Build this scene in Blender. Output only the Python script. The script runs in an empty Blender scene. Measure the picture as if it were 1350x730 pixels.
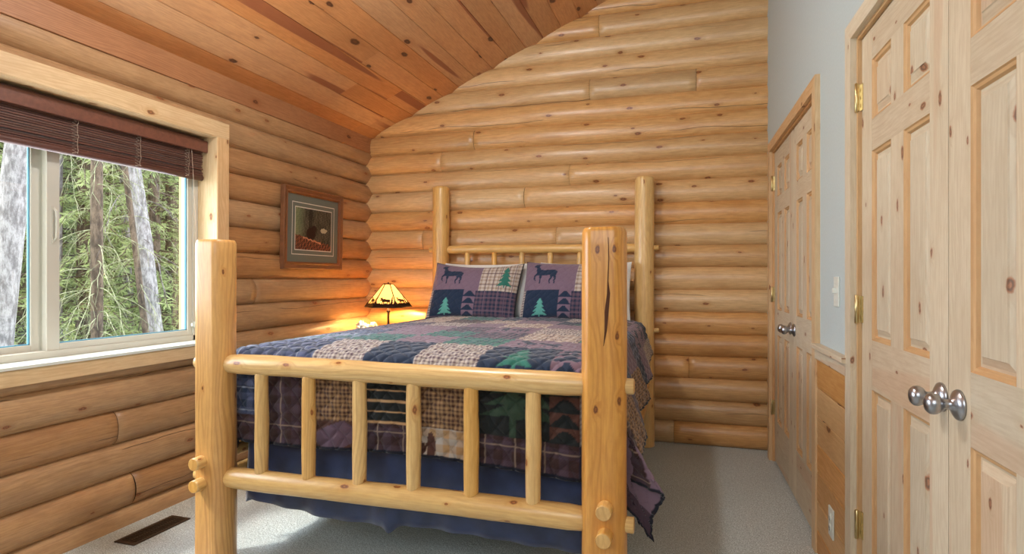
import bpy, bmesh, math, random
import numpy as np
from mathutils import Vector, Matrix, noise as mn

random.seed(7)
C = bpy.context.scene.collection
sc = bpy.context.scene
PI = math.pi

# ------------------------------------------------------------------ camera, world, lights, exposure
TH = math.radians(17.3)
CAM_Z = 1.17
cam_d = bpy.data.cameras.new('camera'); cam = bpy.data.objects.new('camera', cam_d); C.objects.link(cam)
cam.location = (0, 0, CAM_Z); cam.rotation_euler = (PI/2, 0, TH)
cam_d.sensor_width = 36.0; cam_d.lens = 780.0/1350.0*36.0; cam_d.shift_y = 1.0/1350.0
cam_d.clip_start = 0.02; cam_d.clip_end = 300
sc.camera = cam
sc.view_settings.view_transform = 'Standard'; sc.view_settings.look = 'None'
sc.view_settings.exposure = 0.13; sc.view_settings.gamma = 1.0
sc.view_settings.use_curve_mapping = False

w = bpy.data.worlds.new('sky'); sc.world = w; w.use_nodes = True
bgn = w.node_tree.nodes['Background']
bgn.inputs['Color'].default_value = (0.86, 0.93, 1.0, 1); bgn.inputs['Strength'].default_value = 4.4

def lamp(name, kind, loc, energy, color, rot=(0, 0, 0), **kw):
    d = bpy.data.lights.new(name, kind); d.energy = energy; d.color = color
    for k, v in kw.items(): setattr(d, k, v)
    o = bpy.data.objects.new(name, d); C.objects.link(o); o.location = loc; o.rotation_euler = rot
    return o
# hazy daylight outdoors
lamp('sun', 'SUN', (0, 0, 10), 3.2, (1.0, 0.95, 0.85), (math.radians(38), math.radians(10), math.radians(-60)), angle=math.radians(6))
# added soft fill lamp behind the camera, for light from the rest of the room
lamp('room_fill', 'AREA', (-.6, -1.15, 2.2), 36, (0.90, 0.96, 1.0), (math.radians(80), 0, math.radians(6)), shape='RECTANGLE', size=2.2, size_y=1.3)
lamp('window_daylight_fill', 'AREA', (-2.66, 1.75, 1.42), 30, (0.78, 0.88, 1.0), (0, math.radians(-90), 0), shape='RECTANGLE', size=0.85, size_y=1.5)  # added area lamp just inside the window, boosts the daylight

# ------------------------------------------------------------------ helpers
class MB:
    """collects faces with a uv (metres, u along the grain) and one random value per piece"""
    def __init__(s): s.v = []; s.f = []; s.uv = []; s.r = []; s.sm = []
    def quad(s, pts, uvs, r=0.5, smooth=False):
        n = len(s.v); s.v += [tuple(p) for p in pts]; s.f.append(tuple(range(n, n+len(pts)))); s.uv.append(list(uvs)); s.r.append(r); s.sm.append(smooth)
    def add(s, verts, faces, uvs, r=0.5, smooth=True):
        n = len(s.v); s.v += [tuple(p) for p in verts]
        for f, u in zip(faces, uvs):
            s.f.append(tuple(i+n for i in f)); s.uv.append(u); s.r.append(r); s.sm.append(smooth)
    def box(s, x0, x1, y0, y1, z0, z1, grain='z', r=None):
        r = random.random() if r is None else r
        P = [(x, y, z) for z in (z0, z1) for y in (y0, y1) for x in (x0, x1)]
        F = [((0, 2, 3, 1), 2), ((4, 5, 7, 6), 2), ((0, 1, 5, 4), 1), ((2, 6, 7, 3), 1), ((0, 4, 6, 2), 0), ((1, 3, 7, 5), 0)]
        g = 'xyz'.index(grain); n = len(s.v); s.v += P; o = random.random()*3
        for f, nax in F:
            if nax == g: a, b = [k for k in range(3) if k != g]
            else:
                a = g; b = 3-g-nax
            s.f.append(tuple(i+n for i in f)); s.uv.append([(P[i][a]+o, P[i][b]+o*1.7+nax*.3) for i in f]); s.r.append(r); s.sm.append(False)
    def sweep(s, rings, cap=True, r=None, closed=True, smooth=True, uo=None):
        """rings: list of lists of points (same count)"""
        r = random.random() if r is None else r
        n0 = len(s.v); m = len(rings[0]); uo = random.random()*5 if uo is None else uo
        cen = [sum((Vector(p) for p in R), Vector())/m for R in rings]
        U = [uo]
        for i in range(1, len(rings)): U.append(U[-1]+(cen[i]-cen[i-1]).length)
        for R in rings: s.v += [tuple(p) for p in R]
        big = max(range(len(rings)), key=lambda i: (Vector(rings[i][0])-cen[i]).length)
        V = [uo*2.3]
        for j in range(1, m+1): V.append(V[-1]+(Vector(rings[big][j % m])-Vector(rings[big][j-1])).length)
        for i in range(len(rings)-1):
            for j in range(m if closed else m-1):
                k = (j+1) % m
                s.f.append((n0+i*m+j, n0+i*m+k, n0+(i+1)*m+k, n0+(i+1)*m+j))
                s.uv.append([(U[i], V[j]), (U[i], V[j+1]), (U[i+1], V[j+1]), (U[i+1], V[j])]); s.r.append(r); s.sm.append(smooth)
        if cap:
            for i, rev in ((0, True), (len(rings)-1, False)):
                idx = [n0+i*m+j for j in range(m)]
                uvs = [(U[i]+.07*math.cos(j/m*2*PI), V[0]+.02*math.sin(j/m*2*PI)) for j in range(m)]
                if rev: idx = idx[::-1]; uvs = uvs[::-1]
                s.f.append(tuple(idx)); s.uv.append(uvs); s.r.append(min(1, r*.5+.5)); s.sm.append(False)
    def tube(s, pts, rad, n=12, cap=True, r=None, wob=0.0, smooth=True, chamfer=0.0):
        pts = [Vector(p) for p in pts]
        if not hasattr(rad, '__len__'): rad = [rad]*len(pts)
        rad = list(rad)
        if chamfer:
            d0 = (pts[1]-pts[0]).normalized(); d1 = (pts[-1]-pts[-2]).normalized()
            pts = [pts[0], pts[0]+d0*chamfer]+pts[1:-1]+[pts[-1]-d1*chamfer, pts[-1]]
            rad = [rad[0]-chamfer, rad[0]]+rad[1:-1]+[rad[-1], rad[-1]-chamfer]
        rings = []; ref = None; sd = random.random()*50
        for i, p in enumerate(pts):
            t = (pts[min(i+1, len(pts)-1)]-pts[max(i-1, 0)]).normalized()
            if ref is None:
                ref = Vector((0, 0, 1)) if abs(t.z) < .9 else Vector((0, 1, 0))
            a = (ref-t*ref.dot(t)).normalized(); ref = a; b = t.cross(a)
            R = []
            for j in range(n):
                q = j/n*2*PI; rr = rad[i]*(1+wob*mn.noise(Vector((math.cos(q)*.8+sd, math.sin(q)*.8, (p-pts[0]).length*4))))
                R.append(p+a*math.cos(q)*rr+b*math.sin(q)*rr)
            rings.append(R)
        s.sweep(rings, cap, r, smooth=smooth)
    def lathe(s, prof, n=24, origin=(0, 0, 0), axis='z', r=0.5, smooth=True):
        o = Vector(origin); rings = []
        for rad, h in prof:
            R = []
            for j in range(n):
                q = j/n*2*PI; c_, s_ = rad*math.cos(q), rad*math.sin(q)
                R.append(o+(Vector((c_, s_, h)) if axis == 'z' else Vector((c_, h, -s_)) if axis == 'y' else Vector((h, c_, s_))))
            rings.append(R)
        s.sweep(rings, True, r, smooth=smooth)
    def build(s, name, mat, parent=None, loc=None, rotz=None, bevel=0, seg=2, sub=0):
        me = bpy.data.meshes.new(name); me.from_pydata(s.v, [], s.f)
        uvl = me.uv_layers.new(name='UVMap')
        uvl.data.foreach_set('uv', np.array([c for f in s.uv for u in f for c in u], dtype=np.float32))
        at = me.attributes.new('rnd', 'FLOAT', 'FACE'); at.data.foreach_set('value', np.array(s.r, dtype=np.float32))
        me.polygons.foreach_set('use_smooth', s.sm)
        me.materials.append(mat); me.update()
        o = bpy.data.objects.new(name, me); C.objects.link(o)
        if parent: o.parent = parent
        if loc: o.location = loc
        if rotz: o.rotation_euler = (0, 0, rotz)
        if bevel:
            b = o.modifiers.new('bevel', 'BEVEL'); b.width = bevel; b.segments = seg; b.limit_method = 'ANGLE'; b.angle_limit = math.radians(35)
            b.harden_normals = False
        return o

def thing(name, label, cat, loc=(0, 0, 0), rotz=0, group=None):
    o = bpy.data.objects.new(name, None); C.objects.link(o); o.empty_display_size = .1
    o.location = loc; o.rotation_euler = (0, 0, rotz)
    return tag(o, label, cat, group)
def tag(o, label, cat, group=None):
    o['label'] = label; o['category'] = cat
    if group: o['group'] = group
    return o
def struct(o, label=None):
    o['kind'] = 'structure'
    if label: o['label'] = label
    return o
def copy_tree(o, parent=None):
    c = o.copy(); C.objects.link(c)
    if parent: c.parent = parent
    for ch in list(o.children): copy_tree(ch, c)
    return c

# ------------------------------------------------------------------ materials
def lin(c): return tuple(((x/255)/12.92 if x/255 <= .04045 else ((x/255+.055)/1.055)**2.4) for x in c)
def L4(c): return lin(c)+(1,)

class NT:
    def __init__(s, name):
        s.m = bpy.data.materials.new(name); s.m.use_nodes = True; s.t = s.m.node_tree; s.b = s.t.nodes['Principled BSDF']
    def n(s, t, **kw):
        o = s.t.nodes.new(t)
        for k, v in kw.items(): setattr(o, k, v)
        return o
    def l(s, a, b): s.t.links.new(a, b)
    def math(s, op, a, b=None, c=None, clamp=False):
        o = s.n('ShaderNodeMath', operation=op); o.use_clamp = clamp
        for i, x in enumerate((a, b, c)):
            if x is None: continue
            if isinstance(x, (int, float)): o.inputs[i].default_value = x
            else: s.l(x, o.inputs[i])
        return o.outputs[0]
    def mix(s, fac, a, b, mode='MIX'):
        o = s.n('ShaderNodeMix', data_type='RGBA', blend_type=mode)
        for sock, x in ((o.inputs[0], fac), (o.inputs[6], a), (o.inputs[7], b)):
            if isinstance(x, (int, float)): sock.default_value = x
            elif isinstance(x, tuple): sock.default_value = x
            else: s.l(x, sock)
        return o.outputs[2]
    def ss(s, x, a, b, lo=0., hi=1.):
        o = s.n('ShaderNodeMapRange', interpolation_type='SMOOTHSTEP'); s.l(x, o.inputs[0])
        for i, v in zip((1, 2, 3, 4), (a, b, lo, hi)): o.inputs[i].default_value = v
        return o.outputs[0]
    def noise(s, vec, scale=1., detail=2., rough=.5, dist=0., dim='2D'):
        o = s.n('ShaderNodeTexNoise', noise_dimensions=dim); s.l(vec, o.inputs['Vector'])
        o.inputs['Scale'].default_value = scale; o.inputs['Detail'].default_value = detail
        o.inputs['Roughness'].default_value = rough; o.inputs['Distortion'].default_value = dist
        return o.outputs[0]
    def scl(s, vec, x, y, z=1):
        o = s.n('ShaderNodeVectorMath', operation='MULTIPLY'); s.l(vec, o.inputs[0]); o.inputs[1].default_value = (x, y, z); return o.outputs[0]

def simple(name, col, rough=.5, metal=0., spec=.5, bump=0., bscale=200, var=0.0, **kw):
    N = NT(name); b = N.b
    b.inputs['Base Color'].default_value = L4(col); b.inputs['Roughness'].default_value = rough
    b.inputs['Metallic'].default_value = metal; b.inputs['Specular IOR Level'].default_value = spec
    tc = N.n('ShaderNodeTexCoord').outputs['Object']
    nz = N.noise(tc, bscale, 3, dim='3D')
    if var:
        N.l(N.mix(N.ss(nz, .3, .7), L4(tuple(c*(1-var) for c in col)), L4(tuple(min(255, c*(1+var)) for c in col))), b.inputs['Base Color'])
    if bump:
        bp = N.n('ShaderNodeBump'); bp.inputs['Strength'].default_value = bump; bp.inputs['Distance'].default_value = .002
        N.l(nz, bp.inputs['Height']); N.l(bp.outputs[0], b.inputs['Normal'])
    for k, v in kw.items(): b.inputs[k].default_value = v
    return N.m

def wood(name, light, dark, knots=5.0, kprob=.35, ksize=.1, ring=.45, rough=.38, var=.35, cracks=0., kcol=(70, 38, 20), period=.014, bump=.25, blotch=.4, heart=0., alt=None, coat=0.0):
    N = NT(name); b = N.b
    uv = N.n('ShaderNodeUVMap').outputs[0]
    rn = N.n('ShaderNodeAttribute', attribute_name='rnd').outputs['Fac']
    cb = N.n('ShaderNodeCombineXYZ'); N.l(N.math('MULTIPLY', rn, 37.), cb.inputs[0]); N.l(N.math('MULTIPLY', rn, 91.), cb.inputs[1])
    ad = N.n('ShaderNodeVectorMath', operation='ADD'); N.l(uv, ad.inputs[0]); N.l(cb.outputs[0], ad.inputs[1]); P = ad.outputs[0]
    # knots
    kv = N.scl(P, knots*.62, knots*1.25)
    vo = N.n('ShaderNodeTexVoronoi', voronoi_dimensions='2D', feature='F1'); N.l(kv, vo.inputs['Vector']); vo.inputs['Scale'].default_value = 1; vo.inputs['Randomness'].default_value = 1
    sp = N.n('ShaderNodeSeparateColor'); N.l(vo.outputs['Color'], sp.inputs[0])
    ex = N.math('LESS_THAN', sp.outputs[0], kprob)
    wob = N.math('MULTIPLY_ADD', N.noise(P, 60, 2), .05, -.025)
    d = N.math('ADD', vo.outputs['Distance'], wob)
    ks = N.math('MULTIPLY_ADD', sp.outputs[1], ksize*.8, ksize*.45)
    q = N.math('DIVIDE', d, ks)
    kn = N.math('MULTIPLY', N.ss(q, .75, 1.15, 1, 0), ex)
    halo = N.math('MULTIPLY', N.ss(q, .9, 3.2, 1, 0), ex)
    # grain
    sx = N.n('ShaderNodeSeparateXYZ'); N.l(P, sx.inputs[0])
    big = N.noise(N.scl(P, 1.1, 5.5), 1, 2, .5)
    v2 = N.math('ADD', sx.outputs[1], N.math('MULTIPLY', big, .16))
    v2 = N.math('ADD', v2, N.math('MULTIPLY', halo, .02))
    sn = N.math('SINE', N.math('MULTIPLY', v2, 2*PI/period))
    rings = N.ss(sn, -.2, 1., 0, 1)
    amp = N.ss(N.noise(N.scl(P, .9, 4.), 1, 1), .35, .65, .25, 1.)
    rings = N.math('MULTIPLY', rings, amp)
    fine = N.math('MULTIPLY_ADD', N.noise(N.scl(P, 5, 160), 1, 4, .6), .5, N.math('MULTIPLY', N.noise(N.scl(P, 13, 55), 1, 5, .65), .5))
    bl = N.noise(N.scl(P, 2.2, 7), 1, 3, .55)
    col = N.mix(N.math('MULTIPLY', rings, ring), L4(light), L4(dark))
    col = N.mix(N.math('MULTIPLY', N.ss(fine, .38, .64), .42), col, L4(dark))
    col = N.mix(N.math('MULTIPLY', N.ss(bl, .45, .75), blotch), col, L4(dark))
    hs = N.n('ShaderNodeHueSaturation'); N.l(col, hs.inputs['Color'])
    N.l(N.math('MULTIPLY_ADD', rn, var, 1-var*.55), hs.inputs['Value'])
    wn = N.n('ShaderNodeTexWhiteNoise', noise_dimensions='1D'); N.l(N.math('MULTIPLY', rn, 113.), wn.inputs['W'])
    N.l(N.math('MULTIPLY_ADD', wn.outputs[0], .014, .495), hs.inputs['Hue'])
    N.l(N.math('MULTIPLY_ADD', wn.outputs[0], -.2, 1.04), hs.inputs['Saturation'])
    col = hs.outputs[0]
    if heart:
        hb = N.noise(N.scl(P, .38, 7.0), 1, 1, .4)
        hm = N.math('MULTIPLY', N.ss(hb, .615, .65), heart)
        col = N.mix(hm, col, L4(alt or dark))
    col = N.mix(N.math('MULTIPLY', halo, .35), col, L4(dark))
    inner = N.math('MULTIPLY', N.math('SINE', N.math('MULTIPLY', q, 9.)), .5)
    kc = N.mix(N.math('ADD', inner, .5, clamp=True), L4(kcol), L4(tuple(min(255, k*1.7) for k in kcol)))
    col = N.mix(N.math('MULTIPLY', kn, .88), col, kc)
    hgt = N.math('ADD', N.math('MULTIPLY', fine, .35), N.math('MULTIPLY', rings, -.2))
    hgt = N.math('ADD', hgt, N.math('MULTIPLY', kn, -.5))
    if cracks:
        cw = N.math('MULTIPLY', N.noise(N.scl(P, 1.3, .3), 1, 3, .5), .10)
        ct = N.math('FRACT', N.math('DIVIDE', N.math('ADD', sx.outputs[1], cw), .31))
        ca = N.math('ABSOLUTE', N.math('SUBTRACT', ct, .5))
        cm = N.math('MULTIPLY', N.ss(ca, .002, .009, 1, 0), N.ss(N.noise(N.scl(P, 1.1, 1.0), 1, 2), .50, .54))
        cm = N.math('MULTIPLY', cm, cracks)
        col = N.mix(cm, col, L4((58, 32, 16)))
        hgt = N.math('ADD', hgt, N.math('MULTIPLY', cm, -2.))
    N.l(col, b.inputs['Base Color'])
    N.l(N.math('MULTIPLY_ADD', fine, .25, rough-.1), b.inputs['Roughness'])
    b.inputs['Specular IOR Level'].default_value = .45
    if coat: b.inputs['Coat Weight'].default_value = coat; b.inputs['Coat Roughness'].default_value = .28
    bp = N.n('ShaderNodeBump'); bp.inputs['Strength'].default_value = bump; bp.inputs['Distance'].default_value = .003
    N.l(hgt, bp.inputs['Height']); N.l(bp.outputs[0], b.inputs['Normal'])
    return N.m

M = {}
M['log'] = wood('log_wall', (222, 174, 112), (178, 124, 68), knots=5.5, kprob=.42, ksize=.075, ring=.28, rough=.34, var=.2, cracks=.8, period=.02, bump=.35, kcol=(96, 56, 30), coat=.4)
M['log_side'] = wood('log_side_wall', (188, 142, 94), (138, 92, 54), knots=5.0, kprob=.4, ksize=.075, ring=.22, rough=.36, var=.2, cracks=.85, period=.02, bump=.35, kcol=(96, 56, 30), coat=.15)  # darker copy of the log wood, the left wall's shade put into its colour
M['ceiling'] = wood('ceiling_planks', (208, 146, 90), (168, 106, 60), knots=4.6, kprob=.4, ksize=.11, ring=.2, rough=.42, var=.14, kcol=(56, 28, 18), heart=.85, alt=(140, 76, 50), period=.011, bump=.1, blotch=.25)
M['bed'] = wood('peeled_log', (236, 188, 106), (200, 138, 62), knots=7., kprob=.4, ksize=.07, ring=.45, rough=.3, var=.14, kcol=(104, 58, 26), period=.018, bump=.15, blotch=.3, coat=.3)
M['post'] = wood('peeled_post', (228, 166, 76), (192, 122, 44), knots=6., kprob=.4, ksize=.06, ring=.6, rough=.32, var=.1, kcol=(84, 44, 18), period=.02, bump=.15, blotch=.35, coat=.3)
M['door'] = wood('pine_door', (216, 202, 176), (190, 168, 136), knots=6.5, kprob=.55, ksize=.07, ring=.32, rough=.5, var=.16, kcol=(100, 66, 46), period=.012, bump=.06, blotch=.25, heart=.25, alt=(196, 140, 96))
M['door_edge'] = wood('pine_edge', (212, 168, 114), (190, 138, 84), knots=4., kprob=.1, ksize=.06, ring=.3, rough=.5, var=.1, bump=.05)
M['trim'] = wood('pine_trim', (222, 188, 140), (194, 150, 100), knots=6., kprob=.4, ksize=.07, ring=.35, rough=.45, var=.12, kcol=(96, 60, 34), period=.014, bump=.08)
M['wainscot'] = wood('honey_pine', (216, 168, 104), (188, 130, 70), knots=4.5, kprob=.35, ksize=.08, ring=.35, rough=.45, var=.22, bump=.08)
M['dark_trim'] = wood('crown_board', (176, 112, 62), (138, 80, 40), knots=5., kprob=.3, ksize=.08, ring=.5, rough=.5, var=.1, bump=.15)
M['frame_wood'] = wood('picture_frame_wood', (140, 84, 44), (88, 48, 24), knots=3., kprob=.1, ksize=.05, ring=.6, rough=.35, var=.15, period=.008, bump=.25)
M['blind'] = wood('blind_wood', (104, 66, 54), (70, 42, 34), knots=2., kprob=.02, ksize=.03, ring=.3, rough=.5, var=.35, period=.006, bump=.1)
M['valance'] = simple('valance_wood', (112, 68, 52), .45, bump=.1, bscale=60, var=.06)
M['vinyl'] = simple('window_vinyl', (200, 196, 184), .4)
M['vinyl_blue'] = simple('window_seal', (96, 160, 190), .4)
M['paint'] = simple('blue_grey_paint', (190, 203, 204), .75, bump=.25, bscale=90, var=.01)
M['plate'] = simple('white_plastic', (222, 228, 220), .35)
M['cord'] = simple('blind_cord', (190, 170, 150), .7)
M['brass'] = simple('brass', (212, 192, 140), .28, metal=1.)
M['pewter'] = simple('brushed_pewter', (176, 178, 184), .3, metal=1.)
M['bronze'] = simple('dark_bronze', (46, 30, 24), .4, metal=.6)
M['dark'] = simple('dark_gap', (30, 22, 16), .8)
M['vent'] = simple('vent_brown', (72, 56, 42), .45, metal=.3)
M['white_cloth'] = simple('white_cotton', (225, 225, 222), .85, bump=.3, bscale=30)
M['mattress'] = simple('mattress_ticking', (205, 202, 196), .8, bump=.3, bscale=60)
M['outlet_slot'] = simple('slot', (60, 58, 54), .5)

# carpet
N = NT('carpet'); tc = N.n('ShaderNodeTexCoord').outputs['Object']
a = N.noise(tc, 170, 3, .7, dim='3D'); b_ = N.noise(tc, 2.3, 3, .5, dim='3D'); c_ = N.noise(tc, 48, 2, .6, dim='3D')
col = N.mix(N.ss(a, .36, .64), L4((160, 168, 166)), L4((238, 246, 246)))
col = N.mix(N.math('MULTIPLY', N.ss(c_, .35, .7), .35), col, L4((174, 182, 180)))
col = N.mix(N.math('MULTIPLY', N.ss(b_, .42, .62), .25), col, L4((188, 196, 194)))
N.l(col, N.b.inputs['Base Color']); N.b.inputs['Roughness'].default_value = .95; N.b.inputs['Specular IOR Level'].default_value = .1
bp = N.n('ShaderNodeBump'); bp.inputs['Strength'].default_value = .9; bp.inputs['Distance'].default_value = .006
N.l(N.math('ADD', a, N.math('MULTIPLY', c_, 1.4)), bp.inputs['Height']); N.l(bp.outputs[0], N.b.inputs['Normal']); M['carpet'] = N.m

# painted-by-attribute cloth (patchwork colours stored on the mesh)
def cloth_mat(name, rough=.85, sheen=.3):
    N = NT(name); at = N.n('ShaderNodeAttribute', attribute_name='patch')
    N.l(at.outputs['Color'], N.b.inputs['Base Color']); N.b.inputs['Roughness'].default_value = rough
    N.b.inputs['Sheen Weight'].default_value = sheen; N.b.inputs['Specular IOR Level'].default_value = .25
    tc = N.n('ShaderNodeTexCoord').outputs['Object']
    bp = N.n('ShaderNodeBump'); bp.inputs['Strength'].default_value = .35; bp.inputs['Distance'].default_value = .004
    N.l(N.noise(tc, 70, 3, .6, dim='3D'), bp.inputs['Height']); N.l(bp.outputs[0], N.b.inputs['Normal'])
    return N.m
M['quilt'] = cloth_mat('quilted_cotton'); M['art'] = cloth_mat('art_print', .5, 0)
M['skirt'] = simple('navy_satin', (46, 58, 92), .42, bump=.2, bscale=14, var=.12)
M['skirt'].node_tree.nodes['Principled BSDF'].inputs['Sheen Weight'].default_value = .4

def glass_mat(name, tint=(1, 1, 1, 1), refl=.05):
    N = NT(name); t = N.n('ShaderNodeBsdfTransparent'); t.inputs[0].default_value = tint
    g = N.n('ShaderNodeBsdfGlossy'); g.inputs['Roughness'].default_value = .02
    mx = N.n('ShaderNodeMixShader'); mx.inputs[0].default_value = refl
    N.l(t.outputs[0], mx.inputs[1]); N.l(g.outputs[0], mx.inputs[2])
    N.l(mx.outputs[0], N.t.nodes['Material Output'].inputs['Surface']); return N.m
M['glass'] = glass_mat('window_glass')

# ------------------------------------------------------------------ the room
COURSE = .155
XL, YB = -2.57, 4.31           # crests of the logs
BULGE = .040
def log_wall(name, place, a0, a1, z0, z1, off, mat, holes=(), joints=None, seed=1, flip=False, step=.05):
    mb = MB(); rnd = random.Random(seed); NP = 16
    k0 = math.floor((z0-off)/COURSE); k1 = math.ceil((z1-off)/COURSE)
    for k in range(k0, k1):
        js = sorted((joints or {}).get(k, []))
        if joints is None: js = sorted(rnd.uniform(a0, a1) for _ in range(rnd.choice((0, 1, 1))))
        cuts = [a0]+js+[a1]
        zs = [off+COURSE*k+COURSE*j/NP for j in range(NP+1)]
        for si in range(len(cuts)-1):
            s0, s1 = cuts[si]+(.0006 if si else 0), cuts[si+1]-(.0006 if si < len(cuts)-2 else 0)
            r = rnd.random(); fat = rnd.uniform(-.004, .004)
            segs = [(s0, s1, z0, z1)]
            for (h0, h1, g0, g1) in holes:
                if zs[0] < g1 and zs[-1] > g0:
                    ns = []
                    for (p, q, c, d) in segs:
                        if q <= h0 or p >= h1: ns.append((p, q, c, d)); continue
                        if p < h0: ns.append((p, h0, c, d))
                        if q > h1: ns.append((h1, q, c, d))
                        if zs[0] < g0: ns.append((max(p, h0), min(q, h1), c, g0))
                        if zs[-1] > g1: ns.append((max(p, h0), min(q, h1), g1, d))
                    segs = ns
            for (p, q, c, d) in segs:
                rows = sorted(set([min(max(z, c), d) for z in zs]))
                if len(rows) < 2 or q-p < .005: continue
                nx = max(2, int((q-p)/step)+1)
                A = [p+(q-p)*i/(nx-1) for i in range(nx)]
                endL = si > 0 and p == s0; endR = si < len(cuts)-2 and q == s1
                if endL: A = [p, p+.004]+A[1:]
                if endR: A = A[:-1]+[q-.004, q]
                verts = []; faces = []; uvs = []
                for i, aa in enumerate(A):
                    lo = mn.noise(Vector((aa*.9, k*7.3+seed, 0)))*.007; hi = mn.noise(Vector((aa*.9, (k+1)*7.3+seed, 0)))*.007
                    for z in rows:
                        t = (z-(off+COURSE*k))/COURSE; pp = 2*t-1
                        dep = (math.sqrt(max(0, 1-(pp*.988)**2))-.154)/.846*(BULGE+fat)
                        dep += mn.noise(Vector((aa*1.3, z*6, seed)))*.006
                        if (endL and i == 0) or (endR and i == len(A)-1): dep -= .005
                        zz = z+lo*(1-t)+hi*t if c < z < d else z
                        verts.append(place(aa, BULGE-dep, zz))
                m = len(rows); uo = rnd.random()*9
                for i in range(len(A)-1):
                    for j in range(m-1):
                        f = (i*m+j, (i+1)*m+j, (i+1)*m+j+1, i*m+j+1)
                        g = lambda i_, j_: (A[i_], rows[j_]*1.25+uo)
                        u = [g(i, j), g(i+1, j), g(i+1, j+1), g(i, j+1)]
                        if flip: f = f[::-1]; u = u[::-1]
                        faces.append(f); uvs.append(u)
                mb.add(verts, faces, uvs, r, True)
    return struct(mb.build(name, mat))
# joints read off the photograph (x along the wall) per course counted from the floor
mb = MB(); mb.box(-2.95, .62, YB+.058, YB+.12, -.02, 4.1, 'x')
struct(mb.build('wall_back_light_stop', M['dark']))  # added unseen backing, keeps light from leaking through the log joints
mb = MB()
for q in ((-1.75, .95+.01, 0, 2.5), (2.70-.01, 4.4, 0, 2.5), (.96, 2.69, 0, .79), (.96, 2.69, 1.995, 2.5)): mb.box(XL-.12, XL-.058, q[0], q[1], q[2], q[3], 'y')
struct(mb.build('wall_left_light_stop', M['dark']))  # added light stop behind the left logs, around the window opening
JB = {0: [-.15], 3: [-.05], 5: [], 8: [-.33], 10: [-.35], 12: [-.9], 13: [-1.94], 14: [-1.66], 15: [], 16: [-.75, .0], 17: [], 18: [], 19: [.02-.7], 20: [], 21: [], 4: [-1.2], 6: [-1.9], 9: [-2.1, -1.0], 11: [-1.25]}
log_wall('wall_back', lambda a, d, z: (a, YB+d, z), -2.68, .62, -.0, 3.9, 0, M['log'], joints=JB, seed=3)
WY0, WY1, WZ0, WZ1 = .95, 2.70, .80, 1.99
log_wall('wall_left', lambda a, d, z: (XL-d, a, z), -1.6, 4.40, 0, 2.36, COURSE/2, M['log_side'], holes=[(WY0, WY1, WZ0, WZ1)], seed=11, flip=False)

def S(y): return .46+.027*(4.34-y)
RW_LOC = (.46, 4.34, 0); RW_ROT = math.atan2(-1, .027)
def rw(o): o.location = RW_LOC; o.rotation_euler = (0, 0, RW_ROT); return o
# floor
mb = MB(); mb.quad([(-2.9, -1.7, 0), (.9, -1.7, 0), (.9, 4.5, 0), (-2.9, 4.5, 0)], [(0, 0), (1, 0), (1, 1), (0, 1)]); struct(mb.build('floor', M['carpet']))
# ceiling: sloping tongue-and-groove planks running toward the back wall
CS = .445; CL = math.sqrt(1+CS*CS); CX0, CZ0 = -2.613, 2.299
mb = MB(); pw = .150; pr = random.Random(5)
def cp(d, y, h=0): # d along the slope from the left wall line, h up off the plane
    return (CX0+d/CL-h*CS/CL, y, CZ0+d*CS/CL+h/CL)
d = -.14
while d < 3.9:
    y0 = -1.7
    while y0 < 4.5:
        y1 = min(4.5, y0+pr.choice([1.8, 2.6, 3.4, 4.2])) if y0 > -1.7 else y0+pr.uniform(1., 4.)
        y1 = min(y1, 4.5); r = pr.random(); g = .003
        uo = pr.random()*7
        def uvq(pts): return [(p[1]+uo, q) for p, q in pts]
        cols = [(d, .004), (d+g, 0), (d+pw-g, 0), (d+pw, .004)]
        for (da, ha), (db, hb) in zip(cols, cols[1:]):
            P = [cp(da, y0, ha), cp(db, y0, hb), cp(db, y1-.0012, hb), cp(da, y1-.0012, ha)]
            mb.quad(P[::-1], [(y0+uo, da), (y0+uo, db), (y1+uo, db), (y1+uo, da)][::-1], r)
        y0 = y1
    d += pw
P = [cp(-.3, -1.8, .012), cp(3.9, -1.8, .012), cp(3.9, 4.6, .012), cp(-.3, 4.6, .012)]
mb.quad(P[::-1], [(0, 0)]*4, 0)
struct(mb.build('ceiling', M['ceiling']))
# crown board between the top log and the ceiling, left wall
mb = MB(); mb.box(XL-.06, XL+.004, -1.6, 4.35, 2.195, 2.34, 'y'); struct(mb.build('trim_1', M['dark_trim'], bevel=.003))
# wall behind the camera
mb = MB(); mb.box(-2.9, .95, -1.72, -1.6, 0, 4.0, 'x'); struct(mb.build('wall_front', M['paint']))
# right wall: painted, with a wainscot of boards; local x runs from the back corner toward the camera, local y into the wall
F0, F1, F2 = .235, .855, 1.475      # far pair of doors
G0, G1, G2 = 2.105, 2.765, 3.425    # near pair
DH = 1.972
mb = MB()
def rwbox(x0, x1, z0, z1): mb.box(x0, x1, 0, .12, z0, z1, 'x', .5)
rwbox(-.1, F0-.02, 0, 4.); rwbox(F0-.02, F2+.02, DH+.02, 4.); rwbox(F2+.02, G0-.02, 0, 4.); rwbox(G0-.02, G2+.02, DH+.02, 4.); rwbox(G2+.02, 6.1, 0, 4.)

struct(rw(mb.build('wall_right', M['paint'])))
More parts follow.
